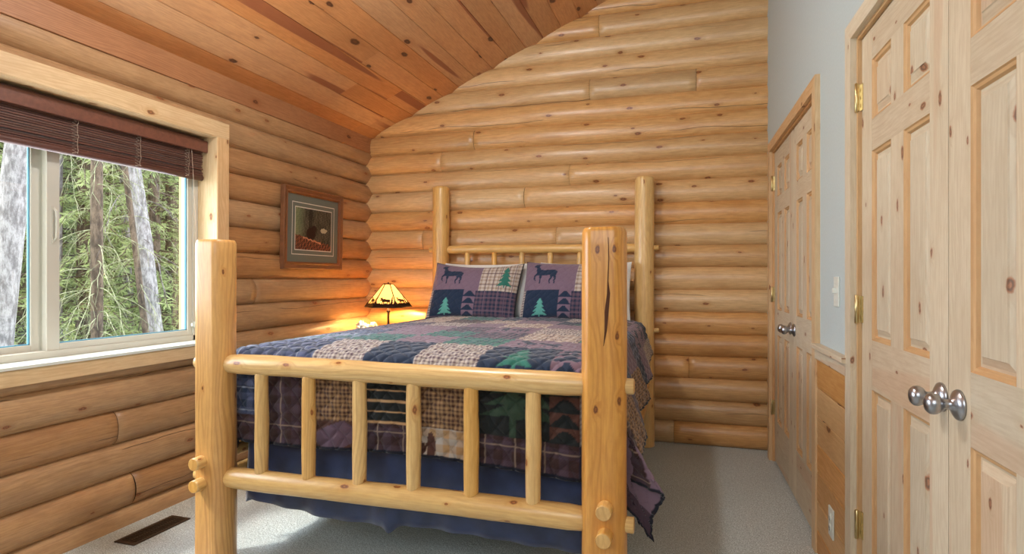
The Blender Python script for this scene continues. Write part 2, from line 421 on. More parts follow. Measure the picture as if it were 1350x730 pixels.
# closet backs so no light leaks through the door gaps
mb = MB(); mb.box(F0-.1, F2+.1, .13, .16, 0, 2.2, 'z', .5); mb.box(G0-.1, G2+.1, .13, .16, 0, 2.2, 'z', .5); struct(rw(mb.build('wall_closet', M['dark'])))
mb = MB(); gp = [0, .101, .221, .349, .465, .585, .704, .83]
for i in range(7): mb.box(F2+.075, G0-.075, -.012, .0, gp[i]+.0015, gp[i+1]-.0015, 'x')
struct(rw(mb.build('trim_2', M['wainscot'], bevel=.004)), 'honey pine wainscot boards')
mb = MB(); mb.box(F2+.07, G0-.07, -.020, 0, .826, .872, 'x'); mb.box(F2+.07, G0-.07, -.034, 0, .872, .892, 'x'); struct(rw(mb.build('trim_3', M['door'], bevel=.003)))
# casings and jambs of both double doors
def casing(n, a, b, cm):
    mb = MB(); wv = .068; t = -.020; z0, z1 = DH+.005, DH+.063
    for poly, g in (([(a-wv, 0), (a, 0), (a, z0), (a-wv, z1)], 'z'), ([(b, 0), (b+wv, 0), (b+wv, z1), (b, z0)], 'z'), ([(a, z0), (b, z0), (b+wv, z1), (a-wv, z1)], 'x')):
        r = random.random(); n_ = len(poly)
        uvf = (lambda p: (p[1]+r*3, p[0])) if g == 'z' else (lambda p: (p[0]+r*3, p[1]))
        mb.quad([(x, t, z) for x, z in poly], [uvf(p) for p in poly], r)
        for i in range(n_):
            p, q = poly[i], poly[(i+1) % n_]
            up, uq = uvf(p), uvf(q)
            mb.quad([(p[0], 0, p[1]), (q[0], 0, q[1]), (q[0], t, q[1]), (p[0], t, p[1])], [up, uq, (uq[0]+.001, uq[1]+.02), (up[0]+.001, up[1]+.02)], r)
    struct(rw(mb.build('trim_%d' % n, cm)))
    mb = MB(); mb.box(a, a+.012, -.001, .12, 0, DH+.004, 'z'); mb.box(b-.012, b, -.001, .12, 0, DH+.004, 'z'); mb.box(a+.012, b-.012, -.001, .12, DH-.006, DH+.006, 'x')
    struct(rw(mb.build('trim_%d' % (n+1), M['door_edge'])))
casing(4, F0-.012, F2+.012, M['trim']); casing(6, G0-.012, G2+.012, M['door'])

def knob_mesh():
    mb = MB()
    # rosette, neck and ball, axis -y (into the room)
    mb.lathe([(.001, 0), (.033, 0), (.034, -.003), (.032, -.007), (.022, -.013), (.013, -.017), (.0105, -.024), (.0105, -.031), (.013, -.035), (.019, -.039), (.0225, -.045), (.0238, -.051), (.0225, -.058), (.017, -.064), (.009, -.067), (.001, -.068)], 32, axis='y')
    return mb
def door_leaf(n, a, b, knob_at, hinge_at, seed):
    """six-panel leaf between local x a..b"""
    random.seed(seed)
    w_ = b-a; st = .105; mull = .10; yf = .012; T = .035
    pwid = (w_-2*st-mull)/2
    cx = [(a+st, a+st+pwid), (b-st-pwid, b-st)]
    rows = [(.275, .815), (.972, 1.572), (1.672, 1.862)]
    mb = MB(); g = .0015
    z0, z1 = .012, DH-.008
    mb.box(a+g, a+st, yf, yf+T, z0, z1, 'z'); mb.box(b-st, b-g, yf, yf+T, z0, z1, 'z')
    rails = [(z0, rows[0][0]), (rows[0][1], rows[1][0]), (rows[1][1], rows[2][0]), (rows[2][1], z1)]
    for q in rails: mb.box(a+st, b-st, yf+.0004, yf+T, q[0], q[1], 'x')
    for (p, q) in rows: mb.box(cx[0][1], cx[1][0], yf+.0002, yf+T, p, q, 'z')
    leaf = rw(mb.build('door_%d' % n, M['door'])); struct(leaf)
    m2 = MB()  # sticking (moulded edge) and raised panels
    m3 = MB()
    for (p, q) in rows:
        for (x0, x1) in cx:
            def ring(mbx, i0, y0_, i1, y1_, r):
                A = [(x0+i0, y0_, p+i0), (x1-i0, y0_, p+i0), (x1-i0, y0_, q-i0), (x0+i0, y0_, q-i0)]
                B = [(x0+i1, y1_, p+i1), (x1-i1, y1_, p+i1), (x1-i1, y1_, q-i1), (x0+i1, y1_, q-i1)]
                for k in range(4):
                    l = (k+1) % 4; hz = k in (0, 2)
                    P = [A[k], A[l], B[l], B[k]]
                    uv = [((v_[0], v_[2]) if hz else (v_[2], v_[0])) for v_ in P]
                    mbx.quad(P, uv, r)
            r = random.random()
            ring(m2, 0, yf, .003, yf+.004, .3); ring(m2, .003, yf+.004, .010, yf+.006, .3); ring(m2, .010, yf+.006, .014, yf+.013, .3)
            ring(m3, .014, yf+.013, .020, yf+.013, r); ring(m3, .020, yf+.013, .036, yf+.006, r); ring(m3, .036, yf+.006, .038, yf+.0035, r)
            i = .038
            m3.quad([(x0+i, yf+.0035, p+i), (x1-i, yf+.0035, p+i), (x1-i, yf+.0035, q-i), (x0+i, yf+.0035, q-i)],
                    [(z, x) for x, z in ((x0+i, p+i), (x1-i, p+i), (x1-i, q-i), (x0+i, q-i))], r)
    m2.build('panel_moulding', M['door_edge'], leaf); m3.build('raised_panel', M['door'], leaf)
    k = knob_mesh().build('door_knob', M['pewter'], leaf, loc=(knob_at, yf, .893)); k['label'] = 'brushed pewter round door knob'
    for hz in (.345, 1.065, 1.772):
        mb = MB(); s_ = 1 if hinge_at < knob_at else -1
        x = hinge_at
        mb.tube([(x, -.004, hz-.048), (x, -.004, hz+.048)], .0062, 12, chamfer=.001)
        mb.box(min(x, x+s_*.016), max(x, x+s_*.016), .0085, .0118, hz-.044, hz+.044, 'z'); mb.box(x-.003, x+.003, -.002, .0118, hz-.044, hz+.044, 'z')
        for q in (-.026, .0, .026): mb.box(min(x+s_*.010, x+s_*.0125), max(x+s_*.010, x+s_*.0125), .0068, .009, hz+q-.006, hz+q+.006, 'z')
        h = mb.build('hinge', M['brass'], leaf); h['label'] = 'brass door hinge'
door_leaf(1, F0, F1, F1-.055, F0, 21); door_leaf(2, F1, F2, F1+.055, F2, 22)
door_leaf(3, G0, G1, G1-.034, G0, 23); door_leaf(4, G1, G2, G1+.056, G2, 24)
random.seed(31)
# switch and outlet
def plate(name, label, cat, s_, z, kind):
    t = thing(name, label, cat); rw(t); 
    mb = MB(); mb.box(s_-.035, s_+.035, -.006 if kind == 's' else -.019, 0 if kind == 's' else -.0125, z-.057, z+.057, 'z'); mb.build('cover_plate', M['plate'], t, bevel=.003)
    y = -.006 if kind == 's' else -.019
    if kind == 's':
        mb = MB(); mb.box(s_-.005, s_+.005, y-.012, y+.001, z-.004, z+.014, 'z'); mb.build('toggle', M['plate'], t, bevel=.001)
    else:
        for q in (-.02, .02):
            mb = MB(); mb.lathe([(.001, y-.003), (.015, y-.003), (.016, y+.001)], 20, (s_, 0, z+q), 'y'); f = mb.build('socket', M['plate'], t)
            mb = MB(); mb.box(s_-.007, s_-.005, y-.0036, y-.002, z+q-.004, z+q+.005); mb.box(s_+.005, s_+.007, y-.0036, y-.002, z+q-.004, z+q+.005); mb.box(s_-.002, s_+.002, y-.0036, y-.002, z+q-.011, z+q-.007); mb.build('slot', M['outlet_slot'], f)
    for q in ((-.03, .03) if kind == 's' else (0,)):
        mb = MB(); mb.lathe([(.0005, y-.0015), (.003, y-.001), (.003, y+.001)], 10, (s_, 0, z+q), 'y'); mb.build('screw', M['brass'] if kind == 'x' else M['plate'], t)
plate('light_switch', 'white toggle light switch on the blue-grey wall between the doors', 'light switch', 1.84, 1.117, 's')
plate('power_outlet', 'white power outlet low on the honey pine wainscot boards', 'power outlet', 1.815, .234, 'o')

# ------------------------------------------------------------------ the window (left wall)
XC = XL+.022   # face of the casing
mb = MB()
CW = .085
zt, zb = 1.955, .822
yi0, yi1 = WY0+.05, 2.662
mb.box(XL-.03, XC, yi1, yi1+CW, .742, zt+CW*1.0, 'z'); mb.box(XL-.03, XC, yi0-CW, yi0, .742, zt+CW, 'z')
mb.box(XL-.03, XC+.001, yi0-CW-.002, yi1+CW+.002, zt, zt+CW+.004, 'y')
struct(mb.build('trim_8', M['trim'], bevel=.003))
mb = MB(); mb.box(XL-.03, XC-.002, yi0, yi1, .742, zb-.014, 'y'); struct(mb.build('trim_9', M['trim'], bevel=.003), 'pine apron board under the window')
mb = MB(); XO = XL-.25
mb.box(XO, XC-.004, yi1-.002, yi1+.02, zb-.01, zt+.02, 'z'); mb.box(XO, XC-.004, yi0-.02, yi0+.002, zb-.01, zt+.02, 'z'); mb.box(XO, XC-.004, yi0+.002, yi1-.002, zt-.002, zt+.02, 'y')
struct(mb.build('trim_10', M['trim']), 'pine jamb boards lining the window opening')
mb = MB(); mb.box(XO, XC+.004, yi0, yi1, zb-.014, zb, 'y', .9); struct(mb.build('sill_1', M['plate'], bevel=.002)); 
bpy.data.objects['sill_1'].name = 'trim_11'
# vinyl sliding window
win = struct(thing('window_1', 'x', 'x')); del win['category']; win['label'] = 'white vinyl sliding window looking onto the forest'
XW0, XW1 = XL-.20, XL-.115
mb = MB()
fy0, fy1, fz0, fz1 = yi0, yi1, zb, zt
mb.box(XW0, XW1, fy0, fy0+.04, fz0, fz1); mb.box(XW0, XW1, fy1-.035, fy1, fz0, fz1); mb.box(XW0, XW1, fy0, fy1, fz0, fz0+.03, 'y'); mb.box(XW0, XW1, fy0, fy1, fz1-.035, fz1, 'y')
mb.build('window_frame', M['vinyl'], win, bevel=.002)
def sash(name, y0, y1, x0, x1, ws, wt):
    mb = MB(); z0, z1 = fz0+.018, fz1-.03
    mb.box(x0, x1, y0, y0+ws, z0, z1); mb.box(x0, x1, y1-wt, y1, z0, z1); mb.box(x0, x1, y0+ws, y1-wt, z0, z0+.04, 'y'); mb.box(x0, x1, y0+ws, y1-wt, z1-.035, z1, 'y')
    s_ = mb.build(name, M['vinyl'], win, bevel=.002)
    mb = MB(); xm = (x0+x1)/2; q = .003
    a_, b_2, c_2, d_ = y0+ws, y1-wt, z0+.04, z1-.035
    mb.box(xm-q, xm+.006, a_, a_+.005, c_2, d_); mb.box(xm-q, xm+.006, b_2-.005, b_2, c_2, d_); mb.box(xm-q, xm+.006, a_, b_2, c_2, c_2+.005, 'y')
    mb.build('glazing_seal', M['vinyl_blue'], s_)
    mb = MB(); mb.box(xm-.002, xm+.002, y0+ws, y1-wt, z0+.04, z1-.035); mb.build('pane', M['glass'], s_)
    return s_
sash('fixed_sash', fy0+.03, 1.865, XW0+.008, XW0+.036, .035, .05)
ss_ = sash('sliding_sash', 1.852, fy1-.018, XW0+.046, XW1-.008, .055, .045)
# handle on the sliding sash
mb = MB(); hx = XW1-.008; hy = 1.882
mb.tube([(hx, hy, 1.33), (hx+.016, hy, 1.345), (hx+.019, hy, 1.38), (hx+.019, hy, 1.42), (hx+.016, hy, 1.46), (hx, hy, 1.475)], [.005, .006, .006, .006, .006, .005], 10)
mb.box(hx-.001, hx+.004, hy-.009, hy+.009, 1.32, 1.485); mb.build('sash_handle', M['vinyl'], win, bevel=.001)
mb = MB(); mb.box(XW1-.002, XW1+.02, fy1-.034, fy1-.004, .893, .925); mb.box(XW1-.002, XW1+.012, fy1-.05, fy1-.034, .90, .918); mb.build('cord_cleat', M['plate'], win, bevel=.002)

# ------------------------------------------------------------------ the blind
bl = thing('woven_blind', 'dark brown woven wooden blind rolled up at the top of the window', 'blind')
XV = XL-.055
mb = MB(); mb.box(XV-.005, XV+.014, yi0+.01, yi1-.065+.06, 1.868, 1.932, 'y'); mb.build('valance', M['valance'], bl, bevel=.003)
mb = MB(); mb.box(XV-.045, XV-.008, yi0+.012, yi1-.012, 1.905, 1.945, 'y'); mb.build('headrail', M['blind'], bl, bevel=.002)
mb = MB(); 
nfold = 13; z = 1.728
for i in range(nfold):
    hh = .0105; xo = XV-.035+random.uniform(-.003, .003)
    off = -.004 if i % 3 == 0 else 0
    mb.box(xo-.012, xo+.024+off, yi0+.018, yi1-.014-random.uniform(0, .004), z, z+hh-.0012, 'y')
    z += hh
mb.box(XV-.03, XV-.012, yi0+.018, yi1-.014, z, 1.91, 'y')
mb.build('slat_stack', M['blind'], bl, bevel=.0035)
mb = MB(); mb.tube([(XV-.022, yi0+.018, 1.728), (XV-.022, yi1-.012, 1.728)], .0165, 14, chamfer=.003); mb.build('bottom_roll', M['blind'], bl)
for y in (1.13, 1.5, 1.925, 2.235, 2.53):
    mb = MB(); pts = []
    for i in range(23):
        z = 1.885-i*.0075
        pts.append((XV-.004+.0035*math.sin(i*.6), y+(.011 if i % 2 else -.011)+random.uniform(-.003, .003), z))
    mb.tube(pts, .0012, 5)
    pts = [(XV-.002, y+.014+random.uniform(-.004, .004), 1.885-i*.0125) for i in range(14)]
    mb.tube(pts, .001, 5); mb.build('ladder_cord', M['cord'], bl)
mb = MB(); mb.tube([(XV+.002, 2.556, 1.88), (XV, 2.568, 1.75), (XV-.005, 2.59, 1.5), (XV-.012, 2.607, 1.2), (XW1+.026, 2.630, .93), (XW1+.026, 2.632, .90)], .0014, 6); mb.build('pull_cord', M['cord'], bl)

# ------------------------------------------------------------------ floor vent
v = thing('floor_vent', 'brown metal floor vent grille in the carpet by the log wall', 'floor vent', (-2.40, 2.125, 0))
mb = MB(); hw, hl = .058, .152
mb.box(-hw, -hw+.016, -hl, hl, 0, .006); mb.box(hw-.016, hw, -hl, hl, 0, .006); mb.box(-hw+.016, hw-.016, -hl, -hl+.016, 0, .006); mb.box(-hw+.016, hw-.016, hl-.016, hl, 0, .006)
mb.build('grille_frame', M['vent'], v, bevel=.0015)
mb = MB(); mb.box(-hw+.016, hw-.016, -hl+.016, hl-.016, .0, .0012); mb.build('duct_opening', M['dark'], v)
mb = MB()
for i in range(22):
    y = -hl+.022+i*(2*hl-.044)/21; mb.box(-hw+.016, hw-.016, y-.0022, y+.0022, .0015, .005)
mb.box(-.002, .002, -hl+.016, hl-.016, .0015, .0052, 'y'); mb.build('louvres', M['vent'], v)

# ------------------------------------------------------------------ ceiling light (above the frame of the photo)
LX, LY = -1.30, 1.95; LZ = CZ0+(LX-CX0)*CS
cl = thing('ceiling_light', 'round ceiling light with a frosted glass bowl above the bed', 'ceiling light', (LX, LY, LZ-.10))
mb = MB(); mb.lathe([(.001, .16), (.07, .15), (.075, .02), (.15, .0), (.155, -.01), (.001, -.012)], 28); mb.build('canopy', M['bronze'], cl)
N = NT('frosted_glow'); N.b.inputs['Base Color'].default_value = (1, .95, .85, 1); N.b.inputs['Emission Color'].default_value = (1, .86, .68, 1); N.b.inputs['Emission Strength'].default_value = 30
mb = MB(); mb.lathe([(.145, -.012), (.14, -.04), (.115, -.07), (.07, -.088), (.001, -.094)], 28); mb.build('glass_bowl', N.m, cl)
lamp('ceiling_bulb', 'POINT', (LX, LY, LZ-.10-.12), 54, (.94, .965, 1.0), shadow_soft_size=.07)

# ------------------------------------------------------------------ the log bed
bed = thing('log_bed', 'large bed frame of peeled golden pine logs with four tall posts', 'bed')
FY, HY = 1.97, 4.228
FXL, FXR, HXL, HXR = -1.893, -.292, -1.895, -.346
def post(x, y, h, r, seed, flat=False, name='post', lab=None):
    mb = MB(); rings = []; n = 40
    zs = [0.0, .004]+[i*h/22 for i in range(1, 22)]+[h-.016, h-.006, h]
    for z in zs:
        R = []; sh = 1.0
        if z > h-.017: sh = {0: 1.0, 1: .955, 2: .90}[zs.index(z)-(len(zs)-3)]
        for j in range(n):
            q = j/n*2*PI-PI/2+.001
            rr = r*sh*(1+.045*mn.noise(Vector((math.cos(q)*1.2+seed, math.sin(q)*1.2, z*1.6)))-.02*z/h)
            px, py = rr*math.cos(q), rr*math.sin(q)
            if flat:
                lim = -r*.80*sh
                if py < lim: py = lim
                if flat == 'L' :
                    # second hewn face on the window side
                    c_ = (px*math.cos(math.radians(205))+py*math.sin(math.radians(205)))
                    if c_ > r*.93*sh: 
                        k = c_-r*.93*sh; px -= k*math.cos(math.radians(205)); py -= k*math.sin(math.radians(205))
            R.append((x+px+.004*mn.noise(Vector((seed, z*1.3, 3))), y+py+.004*mn.noise(Vector((seed+9, z*1.3, 3))), z))
        rings.append(R)
    mb.sweep(rings, True, .3+.4*random.random(), uo=seed)
    o = mb.build(name, M['post'] if flat else M['bed'], bed)
    if lab: o['label'] = lab
    return o
pFL = post(FXL, FY, 1.325, .078, 1.3, 'L'); pFR = post(FXR, FY, 1.335, .076, 5.1, 'R')
pHL = post(HXL, HY, 1.872, .066, 8.2); pHR = post(HXR, HY, 1.872, .068, 12.7)
# long drying crack in the front right post
mb = MB()
pts = [(FXR+.022, 1.30), (FXR+.024, 1.23), (FXR+.021, 1.16), (FXR+.023, 1.12), (FXR+.017, 1.06), (FXR+.014, 1.0), (FXR+.007, .95)]
ww = [.001, .0015, .0018, .005, .0065, .004, .0008]
for i in range(len(pts)-1):
    yf_ = lambda z: FY-.076*.80-.0012+.004*mn.noise(Vector((5.1+9, z*1.3, 3)))
    a, b = pts[i], pts[i+1]; wa, wb = ww[i], ww[i+1]
    mb.quad([(a[0]-wa, yf_(a[1]), a[1]), (b[0]-wb, yf_(b[1]), b[1]), (b[0]+wb, yf_(b[1]), b[1]), (a[0]+wa, yf_(a[1]), a[1])], [(0, 0)]*4)
mb.build('crack', simple('crack_brown', (84, 44, 16), .8), pFR)
def rail(name, p, q, r, rt, ov, par=None, seed=0, mat='bed'):
    """a peeled rail with tapered ends and tenons that go through the posts"""
    p, q = Vector(p), Vector(q); d = (q-p).normalized(); L = (q-p).length
    ts = [-ov, -ov+.003, .045, .05, .075, .12]+[.12+(L-.24)*i/10 for i in range(1, 10)]+[L-.12, L-.075, L-.05, L-.045, L+ov-.003, L+ov]
    rs = [rt-.003, rt, rt, r*.75, r*.93, r]+[r*(1+.03*mn.noise(Vector((i*.7, seed, 0)))) for i in range(1, 10)]+[r, r*.93, r*.75, rt, rt, rt-.003]
    mb = MB(); mb.tube([p+d*t+Vector((0, 0, .004*math.sin(t*3+seed))) for t in ts], rs, 22, wob=.05)
    return mb.build(name, M[mat], par or bed)
rail('footboard_rail', (FXL, FY, .815), (FXR, FY, .815), .0405, .026, .098, seed=1)
rail('footboard_rail', (FXL, FY, .358), (FXR, FY, .358), .043, .026, .098, seed=4)
rail('headboard_rail', (HXL, HY, 1.383), (HXR, HY, 1.383), .033, .017, .098, seed=7)
rail('headboard_rail', (HXL, HY, .80), (HXR, HY, .80), .033, .017, .098, seed=9)
for i, x in enumerate((-1.667, -1.445, -1.219, -.993, -.766, -.537)):
    mb = MB(); mb.tube([(x, FY, .375), (x, FY, .40), (x, FY, .50), (x+.002, FY, .6), (x, FY, .7), (x, FY, .78), (x, FY, .80)], [.026, .0265, .0275, .028, .027, .026, .024], 18, wob=.06); mb.build('spindle', M['bed'], bed)
for i, x in enumerate((-1.675, -1.457, -1.239, -1.022, -.804, -.586)):
    mb = MB(); mb.tube([(x, HY, .815), (x, HY, .9), (x, HY, 1.1), (x, HY, 1.3), (x, HY, 1.37)], [.019, .021, .0215, .021, .019], 14, wob=.06); mb.build('spindle', M['bed'], bed)
for x, hx_, P in ((FXL, HXL, pFL), (FXR, HXR, pFR)):
    for z in (.428, .340):
        dx = .012 if x > -1 else -.012
        mb = MB(); mb.tube([(x+dx, FY-.108, z), (x+dx, FY-.09, z), (x+dx, FY-.04, z), (x+dx, FY+.1, z), (hx_+dx, HY-.1, z), (hx_+dx, HY, z)], .0255, 18, chamfer=.003, wob=.03)
        o = mb.build('side_rail', M['bed'], bed)

# ------------------------------------------------------------------ mattress and box spring
QXL, QXR, QYF, QYB = -1.86, -.385, 2.105, 4.13
def soft_box(name, label, cat, x0, x1, y0, y1, z0, z1, mat, r=.05):
    bm = bmesh.new(); bmesh.ops.create_cube(bm, size=1)
    for v_ in bm.verts: v_.co = Vector(((x0+x1)/2+v_.co.x*(x1-x0), (y0+y1)/2+v_.co.y*(y1-y0), (z0+z1)/2+v_.co.z*(z1-z0)))
    bmesh.ops.bevel(bm, geom=bm.edges[:], offset=r, segments=5, affect='EDGES', profile=.5)
    me = bpy.data.meshes.new(name); bm.to_mesh(me); bm.free(); me.materials.append(mat)
    for p in me.polygons: p.use_smooth = True
    o = bpy.data.objects.new(name, me); C.objects.link(o); return tag(o, label, cat)
soft_box('box_spring', 'pale box spring under the mattress, behind the navy bed skirt', 'box spring', QXL+.02, QXR-.02, QYF+.03, QYB, .26, .53, M['mattress'], .02)
soft_box('mattress', 'thick mattress hidden under the patchwork quilt', 'mattress', QXL+.02, QXR-.02, QYF+.03, QYB, .535, .835, M['mattress'], .05)

# ------------------------------------------------------------------ quilt colours
def hexl(c): return np.array(lin(c), dtype=np.float32)
K = dict(navy=(30, 46, 70), navy2=(24, 29, 46), mauve=(122, 100, 116), plum=(98, 76, 90), plum2=(74, 56, 68), cream=(196, 184, 172), creamd=(150, 128, 112), teal=(46, 112, 98), tealp=(56, 96, 100),
         brown=(84, 52, 42), brown2=(58, 36, 34), tan=(190, 150, 106), blueg=(84, 92, 124), lblue=(150, 158, 176), white=(214, 204, 192), green=(50, 68, 52), blackg=(26, 30, 30))
K = {k: hexl(v_) for k, v_ in K.items()}
def gingham(U, V, a, b, s_=.016):
    m = ((np.floor(U/s_) % 2)+(np.floor(V/s_) % 2))/2
    return K[a]*(1-m[..., None])+K[b]*m[..., None]
def plaid(U, V, a, b, line, s_=.055, lw=.0035, off=0.):
    m1 = (np.mod(U+off, s_) < s_*.45).astype(float); m2 = (np.mod(V+off, s_) < s_*.45).astype(float)
    m = ((m1+m2)/2)[..., None]; c = K[a]*(1-m)+K[b]*m
    fine = (((np.floor(U/.005)+np.floor(V/.005)) % 2)*.12+.94)[..., None]; c = c*fine
    l = ((np.mod(U, s_*1.6) < lw) | (np.mod(V, s_*1.6) < lw))[..., None]
    return np.where(l, K[line]*.85, c)
def solid(U, V, a): return np.broadcast_to(K[a], U.shape+(3,)).copy()
def tree_mask(u, v, tiers=4):
    """u,v in 0..1, v up; a layered fir"""
    m = (np.abs(u-.5) < .05) & (v < .14)
    for i in range(tiers):
        b0 = .10+i*.76/tiers; h_ = .33*(1-.08*i); wd = .48*(1-i*.20)
        t = (v-b0+.10*np.abs(u-.5))/h_
        m |= (t >= 0) & (t <= 1) & (np.abs(u-.5) < wd*(1-t)**1.25+.02*(t < .9))
    return m
DEER = [(.02, .86), (.10, .93), (.12, 1.0), (.15, .94), (.20, 1.0), (.22, .95), (.30, .99), (.25, .91), (.23, .84), (.30, .70), (.42, .66), (.60, .68), (.80, .69), (.90, .64), (.95, .55), (.92, .50), (.90, .40), (.93, .26), (.88, .14), (.90, .02), (.86, .02), (.83, .16), (.85, .26), (.80, .36), (.76, .26), (.70, .15), (.73, .02), (.69, .02), (.65, .16), (.70, .30), (.68, .42), (.50, .40), (.38, .40), (.36, .26), (.35, .02), (.31, .02), (.30, .26), (.27, .38), (.20, .40), (.12, .34), (.14, .22), (.18, .16), (.15, .13), (.07, .24), (.06, .38), (.16, .48), (.15, .62), (.14, .78), (.05, .80)]
def poly_mask(u, v, poly):
    inside = np.zeros(u.shape, bool); n = len(poly)
    for i in range(n):
        x1, y1 = poly[i]; x2, y2 = poly[(i+1) % n]
        if y1 == y2: continue
        c = ((y1 > v) != (y2 > v)) & (u < (x2-x1)*(v-y1)/(y2-y1)+x1)
        inside ^= c
    return inside
def geese_mask(u, v, n=4):
    t = np.mod(v*n, 1.0); return (np.abs(u-.5) < .48*(1-t)/.85) & (t < .85)
def patch(col, U, V, rect, kind, flipv=False):
    x0, x1, y0, y1 = rect
    m = (U >= x0) & (U < x1) & (V >= y0) & (V < y1)
    if not m.any(): return
    u_, v_ = U[m], V[m]; a = (u_-x0)/(x1-x0); b = (v_-y0)/(y1-y0)
    if flipv: b = 1-b
    def put(mask, key, c):
        c[mask] = K[key]; return c
    if kind == 'navy': c = solid(u_, v_, 'navy')
    elif kind == 'navy_tree': c = put(tree_mask(np.clip((a-.5)*1.9+.5, 0, 1), (b-.08)/.8), 'teal', solid(u_, v_, 'navy'))
    elif kind == 'ging_mauve': c = gingham(u_, v_, 'plum', 'white', .009)*.8
    elif kind == 'ging_brown': c = gingham(u_, v_, 'brown', 'tan', .009)*.72
    elif kind == 'ging_tan': c = gingham(u_, v_, 'tan', 'cream', .028)*.85
    elif kind == 'tan_leaf':
        c = gingham(u_, v_, 'tan', 'cream', .028)*.8; put(((a-.30)/.07)**2+((b-.45)/.4)**2 < 1, 'brown', c); put(((a-.12)/.1)**2+((b-.35)/.22)**2 < 1, 'brown', c)
    elif kind == 'plaid_navy': c = plaid(u_, v_, 'navy', 'blueg', 'lblue', .06)
    elif kind == 'plaid_mauve': c = plaid(u_, v_, 'plum', 'navy', 'mauve', .03, .0025)
    elif kind == 'plaid_brown': c = plaid(u_, v_, 'brown2', 'plum2', 'creamd', .07)
    elif kind == 'plaid_cream': c = plaid(u_, v_, 'cream', 'creamd', 'plum', .03, .003)
    elif kind == 'cream_tree': c = put(tree_mask(np.clip((a-.5)*1.4+.5, 0, 1), b), 'teal', plaid(u_, v_, 'cream', 'creamd', 'plum', .03, .003))
    elif kind == 'blue_trees':
        c = plaid(u_, v_, 'lblue', 'blueg', 'navy', .04, .003)
        put(tree_mask(np.mod(a*2, 1), b), 'tealp', c)
    elif kind == 'teal': c = plaid(u_, v_, 'tealp', 'teal', 'navy', .05, .003)
    elif kind == 'plum': c = solid(u_, v_, 'mauve')
    elif kind == 'plum_dark': c = solid(u_, v_, 'plum2')
    elif kind == 'plum_deer': c = put(poly_mask(np.clip((a-.12)/.76, -1, 2), (b-.15)/.7, DEER), 'navy', solid(u_, v_, 'mauve'))
    elif kind == 'geese': c = put(geese_mask(a, b), 'navy', solid(u_, v_, 'mauve'))
    elif kind == 'geese_dark': c = put(geese_mask(a, b), 'blackg', solid(u_, v_, 'brown'))
    elif kind == 'cabin':
        c = solid(u_, v_, 'blackg'); put((np.mod(b*5, 1) < .16), 'tan', c); put(((np.abs(a-.5) < .14) & (b > .8)), 'cream', c)
    elif kind == 'dark_leaf':
        c = solid(u_, v_, 'blackg'); put(tree_mask(a, b*1.3-.35, 3), 'green', c); put(tree_mask(np.clip(a*1.6-.8, 0, 1), b*1.2-.3, 3), 'green', c)
    elif kind == 'leaf': c = solid(u_, v_, 'brown'); put((np.abs(a-.5-.25*(b-.5)) < .42*np.sin(np.clip(b, 0, 1)*PI)), 'plum', c)
    else: c = solid(u_, v_, 'plum')
    col[m] = c

def grid_obj(name, P, Cc, mat, parent=None):
    """P: (n,m,3) points, Cc: (n,m,3) linear colours"""
    n, m = P.shape[:2]
    idx = np.arange(n*m).reshape(n, m)
    F = np.stack([idx[:-1, :-1], idx[1:, :-1], idx[1:, 1:], idx[:-1, 1:]], -1).reshape(-1, 4)
    me = bpy.data.meshes.new(name)
    me.vertices.add(n*m); me.vertices.foreach_set('co', P.reshape(-1).astype(np.float32))
    me.loops.add(F.size); me.loops.foreach_set('vertex_index', F.reshape(-1).astype(np.int32))
    me.polygons.add(len(F)); me.polygons.foreach_set('loop_start', (np.arange(len(F))*4).astype(np.int32)); me.polygons.foreach_set('loop_total', np.full(len(F), 4, np.int32))
    me.update(calc_edges=True); me.validate()
    me.polygons.foreach_set('use_smooth', np.ones(len(F), bool))
    at = me.attributes.new('patch', 'FLOAT_COLOR', 'POINT')
    at.data.foreach_set('color', np.concatenate([Cc, np.ones(Cc.shape[:2]+(1,))], -1).reshape(-1).astype(np.float32))
    me.materials.append(mat)
    o = bpy.data.objects.new(name, me); C.objects.link(o)
    if parent: o.parent = parent
    return o
def smooth_noise(A, B, seed, f):
    r = np.random.RandomState(seed); out = np.zeros(A.shape)
    for k in range(7):
        an = r.uniform(0, 2*PI); fr = f*r.uniform(.5, 1.6); out += np.sin((A*math.cos(an)+B*math.sin(an))*fr*2*PI+r.uniform(0, 6.28))/7
    return out

# ------------------------------------------------------------------ the quilt
ST = .005; dL, dR, dF = .44, .46, .42
W_ = QXR-QXL; L_ = QYB-.08-QYF
ua = np.arange(-dL, W_+dR+ST/2, ST); va = np.arange(-dF, L_+ST/2, ST)
U, V = np.meshgrid(ua, va, indexing='ij')
dx = np.where(U > W_, U-W_, np.where(U < 0, -U, 0)); sx_ = np.where(U > W_, 1., np.where(U < 0, -1., 0))
dy = np.where(V < 0, -V, 0)
Uc = np.clip(U, 0, W_); Vc = np.clip(V, 0, None)
# hem height changes along the side (higher toward the pillows)
Yw = QYF+Vc
sideD = np.interp(Yw, [2.1, 2.5, 3.4, 3.8, 4.2], [1.0, .90, .68, .58, .5])
dxe = dx*np.where(sx_ > 0, sideD, np.interp(Yw, [2.1, 4.2], [1., .9]))
frD = 1+.03*np.sin(Uc*4.2+1)+.035*np.interp(Uc, [0, W_], [-1, 1])
dye = dy*frD
rr = np.hypot(dxe, dye); rr = rr*(1+.16*(dx > 0)*(dy > 0)*np.sin(2*np.arctan2(dye, np.maximum(dxe, 1e-9)))*np.clip(rr/.3, 0, 1)); ph = np.arctan2(dye, np.maximum(dxe, 1e-9)); ph = np.where(rr < 1e-6, 0, ph)
